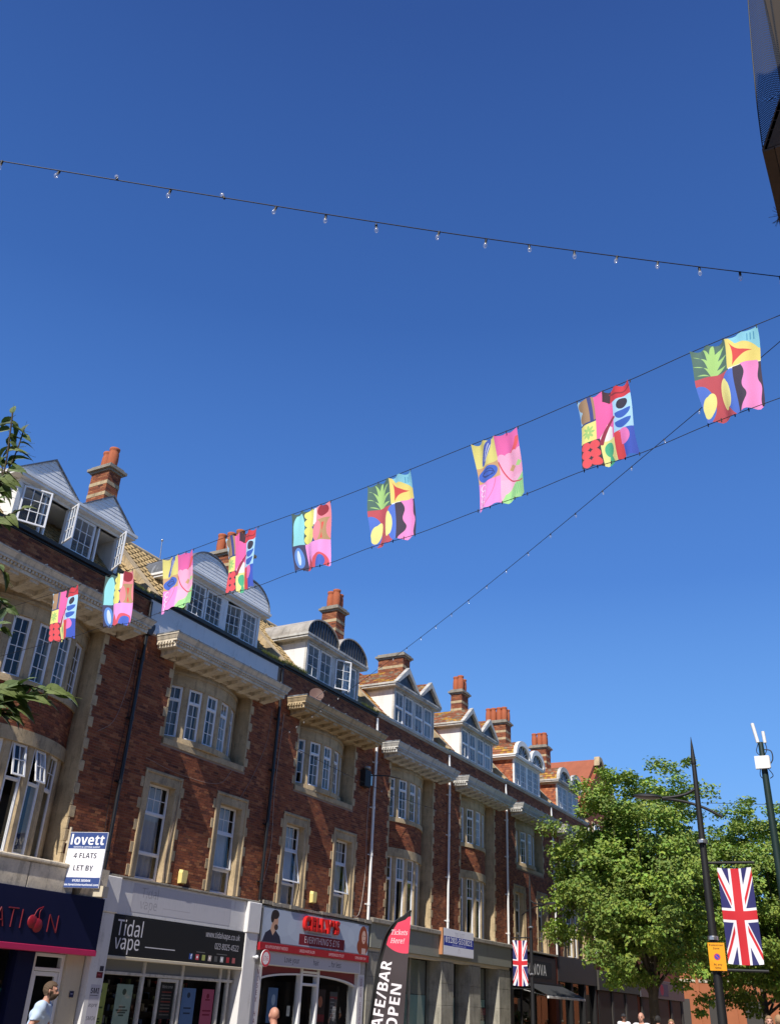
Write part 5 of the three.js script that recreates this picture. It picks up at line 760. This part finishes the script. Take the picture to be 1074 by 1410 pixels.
{ // small tree beside the camera, its sprigs reach into the left edge
  const o = thing('overhanging_tree', 'young street tree whose glossy leaves reach in at the left edge', 'tree'); o.position.set(.5, 0, 14.4);
  const e1 = V(.4835, .0445, .8742), e2 = V(-.4349, .8789, .1958), fw = V(.7597, .4749, -.4443), at = (x, y, d = 0) => { const r = e1.clone().multiplyScalar(x - 537).addScaledVector(e2, 705 - y).addScaledVector(fw, 1260); return r.multiplyScalar((3.2 + d) / Math.hypot(r.x, r.z)).add(V(-.5, 1.65, 5.2)); };
  const bark = std([.09, .07, .045], .9, { map: grain }); new MB().rod([0, 0, 0], [.05, 3.4, .05], .07, .045, 10).build('trunk', bark, o);
  const lg = (() => { const out = []; for (let v = 0; v < 4; v++) { const n = 7, m = new MB(), w = i => .27 * Math.pow(Math.sin(PI * Math.pow(i / n, .75)), .9), cz = i => -.22 * (i / n) ** 2 * (1 + v * .5); const nn = []; for (let i = 0; i <= n; i++) nn.push([i / n, w(i), cz(i)]); for (let i = 0; i < n; i++) { const [a, wa, za] = nn[i], [b, wb, zb] = nn[i + 1]; for (const s of [-1, 1]) { const A = [0, a, za], B = [0, b, zb], Cc = [s * wb, b - .02, zb + wb * .35 + .015 * (i % 2)], Dd = [s * wa, a - .02, za + wa * .35 + .015 * ((i + 1) % 2)]; if (s > 0) m.quad(A, Dd, Cc, B); else m.quad(A, B, Cc, Dd); } } m.box(-.008, .008, -.3, 1, -.03, -.015); out.push(m.geometry()); } return out; })();
  const lm = [leafMat(.085, .15, .025), leafMat(.06, .11, .02), leafMat(.14, .2, .035), leafMat(.045, .09, .02)];
  const twig = (pts, r, leaves, sz) => {
    const P = pts.map(q => at(...q)), cv = new THREE.CatmullRomCurve3(P); mesh('twig', new THREE.TubeGeometry(cv, 24, r, 6), bark, o);
    for (let i = 0; i < leaves; i++) { const t = Math.min(1, .12 + .9 * i / leaves), p = cv.getPoint(t), side = i % 2 ? 1 : -1; const m = mesh('leaf', lg[i % 4], lm[(i * 7 + 1) % 4], o); m.position.copy(p); const dir = e1.clone().multiplyScalar(side * rr(.3, 1)).addScaledVector(e2, rr(-.75, .35)).addScaledVector(fw, rr(-.5, .5)); if (i === leaves - 1) dir.copy(cv.getTangent(1)); dir.normalize(); const nn = V(rr(-.9, -.1), rr(.2, .9), rr(-.1, .8)); nn.addScaledVector(dir, -nn.dot(dir)).normalize(); m.quaternion.setFromRotationMatrix(new THREE.Matrix4().makeBasis(dir.clone().cross(nn).normalize(), dir, nn)); m.scale.setScalar(sz * rr(.55, 1.0)); }
  };
  const limb = (a, b) => { const A = V(.05, 3.0, .05), B = at(...b); mesh('limb', new THREE.TubeGeometry(new THREE.CatmullRomCurve3([A, A.clone().lerp(B, .5).add(V(0, .12, 0)), B]), 16, .014, 6), bark, o); };
  limb(0, [-60, 760]); twig([[-60, 760], [-15, 700], [6, 650], [14, 600], [18, 568]], .003, 26, .08); twig([[-15, 700], [8, 655], [24, 620], [34, 590]], .0025, 15, .075); twig([[-40, 740], [-10, 700], [2, 670], [4, 640]], .0025, 14, .08);
  twig([[-60, 760], [-25, 725], [5, 712], [34, 700]], .0025, 16, .068); twig([[-60, 770], [-30, 760], [-8, 770], [6, 790]], .0025, 12, .07); limb(0, [-60, 800]); twig([[-60, 800], [-25, 812], [0, 828], [18, 842]], .0025, 16, .065); twig([[-60, 880], [-30, 870], [-8, 862], [8, 872]], .0025, 14, .065);
  limb(0, [-60, 940]); twig([[-60, 940], [-15, 948], [35, 944], [88, 956]], .003, 24, .09); twig([[-60, 950], [-20, 965], [15, 960], [58, 964]], .003, 20, .095); twig([[-60, 940], [-30, 950], [-5, 965], [26, 975]], .003, 16, .095); twig([[-60, 960], [-30, 975], [-5, 980], [15, 985]], .003, 16, .085);
}
{ // palm in a planter by the near lamp
  const o = thing('potted_palm', 'small palm with feathery fronds below the yellow sign', 'plant'); o.position.set(24.4, 0, 14.05); new MB().lathe([[0, 0], [.3, 0], [.38, .6], [.42, .62], [.4, .7], [.34, .68], [0, .64]], 0, 0, 0, 18).build('planter', M.stoneGrey, o); new MB().rod([0, .6, 0], [0, 1.05, 0], .12, .1, 10).build('trunk', M.dark, o);
  const pm = std([.22, .25, .06], .7); for (let i = 0; i < 13; i++) { const a = i * 2.4, el = rr(.5, 1.2), m = new MB(), cv = t => [Math.cos(a) * t * .95 * Math.cos(el * .6), 1.05 + t * Math.sin(el) * 1.0 - t * t * .45, Math.sin(a) * t * .95 * Math.cos(el * .6)]; for (let j = 0; j < 22; j++) { const t = .15 + .85 * j / 22, p = cv(t), q = cv(t + .04), n = [-Math.sin(a), 0, Math.cos(a)], l = .28 * (1 - .6 * Math.abs(t - .45)); for (const s of [-1, 1]) m.tri(p, q, [p[0] + n[0] * s * l + (q[0] - p[0]) * 4, p[1] + .05, p[2] + n[2] * s * l + (q[2] - p[2]) * 4]); } m.rod(cv(0), cv(.5), .012, .008, 5).rod(cv(.5), cv(1), .008, .003, 5); m.build('frond', pm, o); }
}
// ---------- buildings beyond the row and on the camera's side ----------
{
  const bt = tex(512, (x, y, i) => { const k = .8 + .2 * nA[i]; return [k, k * .98, k * .95]; }, 3);
  const BRK = std([.27, .07, .032], .92, { map: bt }), ORB = std([.38, .13, .055], .9, { map: bt });
  const g = thing('gabled_house', 'brick house with stone-coped street gable rising behind the big tree', 'house'); g.position.set(65.2, 0, 0); new MB().prismZ([[-3.8, .12], [5.2, .12], [5.2, 13.2], [0, 17.6], [-3.8, 14.4]], -7, -.02).build('wall', BRK, g); new MB().prismZ([[-4.2, 14.0], [0, 17.75], [.4, 17.4], [5.6, 13.1], [5.6, 13.3], [0, 18.0], [-4.4, 14.2]], -7, -.3).build('roof', std([.36, .11, .055], .9, { map: grain }), g); new MB().prismZ([[-.5, 17.45], [0, 17.9], [5.4, 13.2], [5.5, 13.6], [.25, 18.1], [-.35, 18.1]], -.3, .08).build('stone_coping', M.stone, g);
  for (const x of [-2, 1.2]) for (const y of [5.2, 8.6, 11.2]) { bar(g, 'stone_surround', x - .75, x + .75, y - .1, y + 2.0, -.1, .05, M.stone); makeWindow(g, 1.1, 1.8, [[0, 1.0, 2, 1], [1.0, 1.8, 2, 1]], x, y, .09, 0, false); }
  bar(g, 'shop_fascia', -3.8, 5.2, 3.1, 4.2, 0, .2, M.dark); for (const x of [-3.6, -.6, 2.4]) bar(g, 'shop_window', x, x + 2.6, .3, 3.08, .0, .04, M.black); for (const x of [-1.0, 2.0]) bar(g, 'shop_pilaster', x, x + .38, .12, 3.09, 0, .1, M.dark);
  const r = thing('far_shop', 'dark grey shop with red sign patch far down the street', 'building'); r.position.set(77, 0, 0); new MB().box(-6.5, 6, .12, 9, -8, -.02).build('wall', BRK, r); bar(r, 'fascia', -6.5, 6, 3, 4.2, 0, .25, std([.07, .07, .085], .5), .02); face('sign_face', r, 3, .8, (c, w, h) => { fill(c, '#4a3c50', 0, 0, w, h); ell(c, '#8c2038', 1.2, .4, .5, .36); }, -.5, 3.6, .256); for (const x of [-5.5, -1.5, 2.5]) bar(r, 'shop_window', x, x + 3.0, .3, 2.98, .0, .04, M.black); for (const x of [-6, -2, 2, 5.4]) bar(r, 'pilaster', x, x + .5, .12, 3, 0, .1, M.dark); for (let x = -5; x < 5; x += 2.4) for (const y of [5, 7.2]) bar(r, 'window', x, x + 1.1, y, y + 1.4, 0, .03, M.dark);
  const e = thing('end_building', 'sunlit orange brick building closing the end of the street', 'building'); e.position.set(98, 0, 0); new MB().box(0, 8, 0, 9.5, -9, 26).build('wall', ORB, e); for (let z = -8; z < 25; z += 3.2) { new MB().box(-.06, 0, 4.9, 5.15, z - .2, z + 2.9).build('stone_string_course', M.stonePale, e); new MB().box(-.1, 0, .2, 8.8, z - .5, z - .2).build('buttress', ORB, e); for (const y of [1.2, 5.8]) { new MB().box(-.04, .0, y, y + 2.3, z + .5, z + 2).build('window', M.dark, e); new MB().box(-.07, -.04, y - .1, y, z + .4, z + 2.1).build('window_sill', M.stonePale, e); } } new MB().prism([[0, 9.5], [8, 9.5], [4, 12]], (x, y) => [x, y, -9], (x, y) => [x, y, 26]).build('roof', std([.2, .1, .07], .9), e);
  // camera-side building: wall beside the camera, brown boarded eaves and draped bird netting
  const n = thing('netted_building', 'brown boarded eaves with bird netting at the top right corner', 'building'); n.position.set(8, 0, 0); new MB().box(0, 24, 0, 10.1, 20.65, 30).build('wall', std([.5, .46, .4], .85, { map: paintTex }), n); new MB().box(0, 24, 11.0, 13.5, 19.86, 29).build('upper_wall', std([.035, .024, .018], .9, { map: bt }), n);
  const bm = [std([.11, .07, .045], .9, { map: grain }), std([.14, .09, .06], .9, { map: grain }), std([.09, .055, .038], .9, { map: grain })]; for (let i = 0; i < 9; i++) { const z0 = 19.48 + i * .13; new MB().box(0, 24, 10.19, 10.23, z0, z0 + .122).build('soffit_board', bm[i % 3], n); } for (let i = 0; i < 6; i++) { const t = i / 6, t1 = (i + .94) / 6, P = q => [19.48 + .32 * q, 10.24 + .78 * q]; new MB().prism([P(t), P(t1), [P(t1)[0] + .05, P(t1)[1] - .02], [P(t)[0] + .05, P(t)[1] - .02]], (z, y) => [24, y, z], (z, y) => [0, y, z]).build('fascia_board', bm[(i + 1) % 3], n); } new MB().prism([[19.5, 10.22], [20.65, 10.22], [20.65, 11.0], [19.8, 11.0]], (z, y) => [.02, y, z], (z, y) => [.0, y, z]).build('end_board', bm[0], n);
  const nt = new MB(), Lz = y => 19.49 + .19 * Math.pow((y - 10.2) / 2.6, 1.25), Rz = y => 19.79 + .1 * (y - 11) / 2 + (y > 11 ? .06 : 0), P = (u, y) => [-.02 + .05 * Math.sin(u * 3), y, Lz(y) + (Rz(y) - Lz(y)) * u]; for (let i = -60; i < 190; i++) for (const dgn of [-1, 1]) { let prev = null; for (let q = 0; q <= 6; q++) { const u = q / 6, y = 10.3 + i * .032 + dgn * u * .32; if (y < 10.28 || y > 15) { prev = null; continue; } const p = P(u, y); if (prev) nt.quad(prev, p, [p[0], p[1] + .013, p[2]], [prev[0], prev[1] + .013, prev[2]]); prev = p; } } stuff(nt.build('netting', std([.02, .022, .03], .9), n)); new MB().tube([10.25, 10.8, 11.5, 12.3, 13.2, 14.2, 15].map(y => P(0, y)), .007, 6, 60).build('net_cord', M.cable, n);
  { const tw = new MB(); for (let i = 0; i < 14; i++) { const x = 1.05 + rr(-.1, .1), y = 10.2, z = 19.5; tw.rod([x, y, z], [x + rr(-.12, .12), y + rr(-.12, .05), z - rr(.03, .12)], .003, .002, 4); } stuff(tw.build('nest_twigs', M.dark, n)); }
}
for (const [x0, x1, hh, lb, col] of [[-14, 4.5, 15, 'added unseen block shading the netted eaves, behind and right of the viewpoint', [.3, .2, .14]], [33, 46, 10.5, 'red brick shop block on the camera side of the street', [.13, .06, .045]], [46.4, 62, 9, 'rendered shop block on the camera side beyond the brick one', [.28, .25, .21]], [62.4, 90, 11, 'long brick block on the camera side at the far end', [.14, .07, .05]]]) {  // first block is unseen, added to throw shade on the netted eaves
  const b = thing('opposite_block', lb, 'building'); b.position.set(x0, 0, x0 < 0 ? 20.6 : 21.5); const w = x1 - x0; new MB().box(0, w, 0, hh, 0, 9).build('wall', std(col, .9, { map: grain }), b); new MB().box(-.05, w + .05, hh, hh + .3, -.35, 9.1).build('parapet', M.stone, b); new MB().box(.1, w - .1, 3.2, 4.1, -.2, 0).build('fascia', M.dark, b);
  for (let x = .8; x < w - 1.8; x += 2.6) { bar(b, 'shop_window', x, x + 1.9, .6, 3.1, -.05, -.02, M.black); for (const y of [5, 7.3]) if (y + 1.6 < hh) { bar(b, 'window', x + .3, x + 1.4, y, y + 1.5, -.05, -.02, M.black); bar(b, 'window_sill', x + .2, x + 1.5, y - .12, y - .01, -.15, 0, M.stone); } }
}
// ---------- people ----------
function surfaceNet(f, lo, hi, cell) {
  const n = [0, 1, 2].map(i => Math.ceil((hi[i] - lo[i]) / cell) + 1), [X, Y, Z] = n, F = new Float32Array(X * Y * Z), id = (i, j, k) => i + X * (j + Y * k);
  for (let k = 0; k < Z; k++) for (let j = 0; j < Y; j++) for (let i = 0; i < X; i++) F[id(i, j, k)] = f(lo[0] + i * cell, lo[1] + j * cell, lo[2] + k * cell);
  const vid = new Int32Array(X * Y * Z).fill(-1), pos = [], idx = [];
  for (let k = 0; k < Z - 1; k++) for (let j = 0; j < Y - 1; j++) for (let i = 0; i < X - 1; i++) {
    let m = 0, c = 0, s = [0, 0, 0]; const v = []; for (let q = 0; q < 8; q++) { v[q] = F[id(i + (q & 1), j + (q >> 1 & 1), k + (q >> 2))]; if (v[q] < 0) m |= 1 << q; } if (m === 0 || m === 255) continue;
    for (const [a, b] of EDG) if ((v[a] < 0) !== (v[b] < 0)) { const t = v[a] / (v[a] - v[b]); for (let d = 0; d < 3; d++) s[d] += (a >> d & 1) + t * ((b >> d & 1) - (a >> d & 1)); c++; }
    vid[id(i, j, k)] = pos.length / 3; pos.push(lo[0] + (i + s[0] / c) * cell, lo[1] + (j + s[1] / c) * cell, lo[2] + (k + s[2] / c) * cell);
  }
  for (let k = 1; k < Z - 1; k++) for (let j = 1; j < Y - 1; j++) for (let i = 1; i < X - 1; i++) {
    const a = F[id(i, j, k)] < 0; const put = (b, p, q, r, s) => { if (a === b) return; const [A, B, C, D] = a ? [p, q, r, s] : [p, s, r, q]; if (A < 0 || B < 0 || C < 0 || D < 0) return; idx.push(A, B, C, A, C, D); };
    put(F[id(i + 1, j, k)] < 0, vid[id(i, j - 1, k - 1)], vid[id(i, j, k - 1)], vid[id(i, j, k)], vid[id(i, j - 1, k)]);
    put(F[id(i, j + 1, k)] < 0, vid[id(i - 1, j, k - 1)], vid[id(i - 1, j, k)], vid[id(i, j, k)], vid[id(i, j, k - 1)]);
    put(F[id(i, j, k + 1)] < 0, vid[id(i - 1, j - 1, k)], vid[id(i, j - 1, k)], vid[id(i, j, k)], vid[id(i - 1, j, k)]);
  }
  const g = new THREE.BufferGeometry(); g.setAttribute('position', new THREE.Float32BufferAttribute(pos, 3)); g.setIndex(idx); g.computeVertexNormals(); return g;
}
const EDG = [[0, 1], [2, 3], [4, 5], [6, 7], [0, 2], [1, 3], [4, 6], [5, 7], [0, 4], [1, 5], [2, 6], [3, 7]];
const cap = (p, [a, b, ra, rb]) => { const ax = b[0] - a[0], ay = b[1] - a[1], az = b[2] - a[2], px = p[0] - a[0], py = p[1] - a[1], pz = p[2] - a[2]; let t = (px * ax + py * ay + pz * az) / (ax * ax + ay * ay + az * az + 1e-9); t = t < 0 ? 0 : t > 1 ? 1 : t; return Math.hypot(px - ax * t, py - ay * t, pz - az * t) - (ra + (rb - ra) * t); };
const smin = (a, b, k) => { const h = Math.max(k - Math.abs(a - b), 0) / k; return Math.min(a, b) - h * h * k * .25; };
const field = (bones, k = .05) => (x, y, z) => { let d = 9; const p = [x, y, z]; for (const b of bones) d = smin(d, cap(p, b), k); return d; };
const ellD = (x, y, z, c, r) => { const a = (x - c[0]) / r[0], b = (y - c[1]) / r[1], e = (z - c[2]) / r[2], l = Math.hypot(a, b, e); return (l - 1) * Math.min(...r); };
function person(label, x, z, face, o) { // local: forward +z
  const P = thing('person', label, 'person'); P.position.set(x, 0, z); P.rotation.y = face; const s = (o.h || 1.75) / 1.75; P.scale.setScalar(s); const cl = o.cell || .016, ln = o.lean || 0;
  const sw = o.stride ?? .18; const tx = (y, f) => [0, y, f + ln * Math.max(0, y - .95)];
  const F = y => ln * Math.max(0, y - .95);
  const torso = [[[-.075, .95, 0], [.075, .95, 0], .125, .125], [[-.05, 1.12, F(1.12)], [.05, 1.12, F(1.12)], .118, .118], [[-.09, 1.3, F(1.3)], [.09, 1.3, F(1.3)], .125, .125], [[-.16, 1.42, F(1.42)], [.16, 1.42, F(1.42)], .07, .07], [[0, .95, 0], [0, 1.38, F(1.38)], .12, .1]];
  const neck = [[0, 1.4, F(1.4) - .01], [0, 1.55, F(1.5) + .02], .062, .055];
  const arm = q => { const a = [q * .19, 1.42, F(1.42)], e = [q * .25, 1.14, F(1.42) - .02 + q * sw * .35], w = [q * .23, .92, F(1.42) + .12 + q * sw * .5]; return [[a, e, .056, .043], [e, w, .042, .03]]; };
  const leg = q => { const a = [q * .09, .92, 0], k = [q * .1, .5, .03 - q * sw * .6], f = [q * .1, .09, -.02 - q * sw * 1.1]; return [[a, k, .088, .058], [k, f, .058, .04], [f, [q * .11, .05, f[2] + .15], .045, .035]]; };
  const hand = q => { const w = arm(q)[1][1], b = [[w, [w[0], w[1] - .07, w[2] + .03], .03, .036]]; for (let i = 0; i < 4; i++) { const r = [w[0] - q * .005, w[1] - .075, w[2] + .005 + i * .019], m = [r[0] - q * .01, r[1] - .045 + Math.abs(i - 1.5) * .006, r[2] + .008], t = [m[0] - q * .025, m[1] - .025, m[2]]; b.push([r, m, .0095, .009], [m, t, .009, .0075]); } const t0 = [w[0] - q * .01, w[1] - .03, w[2] + .05], t1 = [t0[0] - q * .015, t0[1] - .04, t0[2] + .025]; b.push([t0, t1, .011, .009]); return b; };
  const skin = std(o.skin || [.48, .25, .17], .55), bones = [...torso, neck, ...arm(1), ...arm(-1), ...leg(1), ...leg(-1)];
  const bodyG = surfaceNet(field(bones), [-.36, -.02, -.5], [.36, 1.6, .55], cl); const parts = [bodyG]; for (const q of [-1, 1]) { const w = arm(q)[1][1]; parts.push(surfaceNet(field(hand(q), .012), [w[0] - .08, w[1] - .2, w[2] - .07], [w[0] + .08, w[1] + .05, w[2] + .14], cl * .4)); }
  const hc = [0, 1.645, F(1.6) + .035], hs = o.headCell || .009;
  const headF = (X, Y, Z) => { let d = ellD(X, Y, Z, [hc[0], hc[1] + .03, hc[2] - .015], [.076, .095, .098]); d = smin(d, ellD(X, Y, Z, [0, hc[1] - .055, hc[2] + .03], [.055, .06, .062]), .04); d = smin(d, cap([X, Y, Z], [[0, hc[1] + .01, hc[2] + .085], [0, hc[1] - .028, hc[2] + .105], .012, .017]), .02); d = smin(d, cap([X, Y, Z], [[-.03, hc[1] + .03, hc[2] + .08], [.03, hc[1] + .03, hc[2] + .08], .012, .012]), .02); d = smin(d, cap([X, Y, Z], [[-.018, hc[1] - .058, hc[2] + .088], [.018, hc[1] - .058, hc[2] + .088], .008, .008]), .012); for (const q of [-1, 1]) d = smin(d, ellD(X, Y, Z, [q * .08, hc[1] + .0, hc[2] - .01], [.012, .032, .02]), .012); return smin(d, cap([X, Y, Z], neck), .03); };
  parts.push(surfaceNet(headF, [-.12, 1.47, hc[2] - .15], [.12, 1.8, hc[2] + .16], hs));
  const merged = new MB(); parts.forEach(g => merged.geo(g)); merged.build('body', skin, P);
  for (const q of [-1, 1]) { new MB().geo(new THREE.SphereGeometry(.0115, 10, 8), new THREE.Matrix4().makeTranslation(q * .031, hc[1] + .012, hc[2] + .083)).build('eye', std([.05, .04, .035], .3), P); }
  const sleeve = o.sleeve ?? 1.24, shirtB = [...torso, ...arm(1), ...arm(-1)], sf = field(shirtB), wr = (X, Y, Z) => .006 * Math.sin(Y * 38 + X * 14) * Math.sin(Z * 25 + Y * 9);
  mesh('shirt', surfaceNet((X, Y, Z) => Math.max(sf(X, Y, Z) - .02 - wr(X, Y, Z), (Math.abs(X) > .17 ? sleeve : .86) - Y, Math.hypot(X, Z - F(1.5)) < .09 ? Y - 1.465 : -1), [-.38, .8, -.4], [.38, 1.56, .5], cl), std(o.shirt, .9), P);
  const lf = field([...leg(1).slice(0, 2), ...leg(-1).slice(0, 2), torso[0]]); mesh('trousers', surfaceNet((X, Y, Z) => Math.max(lf(X, Y, Z) - .022, (o.shorts ? .5 : .1) - Y, Y - 1.0), [-.3, .05, -.45], [.3, 1.05, .45], cl), std(o.trousers || [.05, .05, .07], .9), P);
  if (o.hair) mesh('hair', surfaceNet((X, Y, Z) => Math.max(headF(X, Y, Z) - .013 - .004 * Math.sin(X * 190) * Math.sin(Y * 150 + Z * 160), (Z > hc[2] + .03 ? hc[1] + .075 : Z > hc[2] - .02 ? hc[1] + .035 : hc[1] - .06) - Y), [-.13, 1.5, hc[2] - .16], [.13, 1.82, hc[2] + .16], hs), std(o.hair, .8), P);
  if (o.beard) mesh('beard', surfaceNet((X, Y, Z) => Math.max(headF(X, Y, Z) - .012, Y - (Z > hc[2] + .05 ? hc[1] - .04 : hc[1] + .0), hc[1] - .135 - Y, hc[2] - Z), [-.13, 1.48, hc[2] - .03], [.13, 1.7, hc[2] + .16], hs), std(o.beard, .85), P);
  if (o.cap) { new MB().geo(new THREE.SphereGeometry(.105, 18, 9, 0, PI * 2, 0, PI / 2), new THREE.Matrix4().makeTranslation(0, hc[1] + .045, hc[2] - .01)).box(-.07, .07, hc[1] + .045, hc[1] + .055, hc[2] + .07, hc[2] + .19).build('cap', std(o.cap, .8), P); }
  if (o.straps) for (const q of [-1, 1]) new MB().tube([[q * .1, 1.2, .14], [q * .11, 1.36, .13], [q * .11, 1.49, .02], [q * .1, 1.4, -.12], [q * .1, 1.2, -.16]].map(v => [v[0], v[1], v[2] + F(v[1])]), .018, 6).build('backpack_strap', std([.05, .09, .2], .8), P);
  for (const q of [-1, 1]) { const f = leg(q)[2]; new MB().rod(f[0].map((v, i) => i === 1 ? .06 : v), f[1].map((v, i) => i === 1 ? .05 : v), .06, .05, 10).build('shoe', std([.1, .1, .1], .7), P); }
}
person('bearded man in pale blue t-shirt walking past the navy shop', 11.45, 7.05, Math.atan2(.55, .83) , { h: 1.73, shirt: [.5, .62, .78], hair: [.09, .055, .03], beard: [.06, .035, .02], cell: .014, headCell: .006, lean: .2 });
person('bald man in pink shirt with backpack straps before the hairdresser', 12.27, 10.97, 2.6, { h: 1.55, shirt: [.52, .25, .35], straps: true, sleeve: 1.24, headCell: .007, skin: [.5, .24, .16], lean: .1 });
person('man in black cap and white shirt beyond the big tree', 43.1, 6.96, -1.2, { h: 1.78, shirt: [.75, .76, .8], cap: [.02, .02, .025] });
person('bald man in white shirt walking towards the palm', 30.8, 11.1, -1.6, { h: 1.8, shirt: [.7, .7, .72], skin: [.55, .28, .2] });
person('dark-haired person in dark top behind the bald man', 33, 11.0, 1.4, { h: 1.74, shirt: [.04, .04, .06], hair: [.02, .018, .016] });
person('red-faced person in pink top beside the dark-haired one', 33.3, 11.35, -1.4, { h: 1.66, shirt: [.6, .3, .3], hair: [.3, .2, .1], skin: [.6, .28, .2] });
person('person in turquoise top at the far right edge', 29.5, 14.9, -1.3, { h: 1.85, shirt: [.05, .4, .45], hair: [.3, .18, .1], skin: [.58, .3, .22] });
person('fair person in white top at the far right edge', 29.2, 15.2, 1.8, { h: 1.88, shirt: [.7, .68, .66], hair: [.35, .22, .12], skin: [.6, .32, .24] });
scene.traverse(o => { if (o.isMesh) { o.castShadow = true; o.receiveShadow = true; } });
renderer.render(scene, camera);
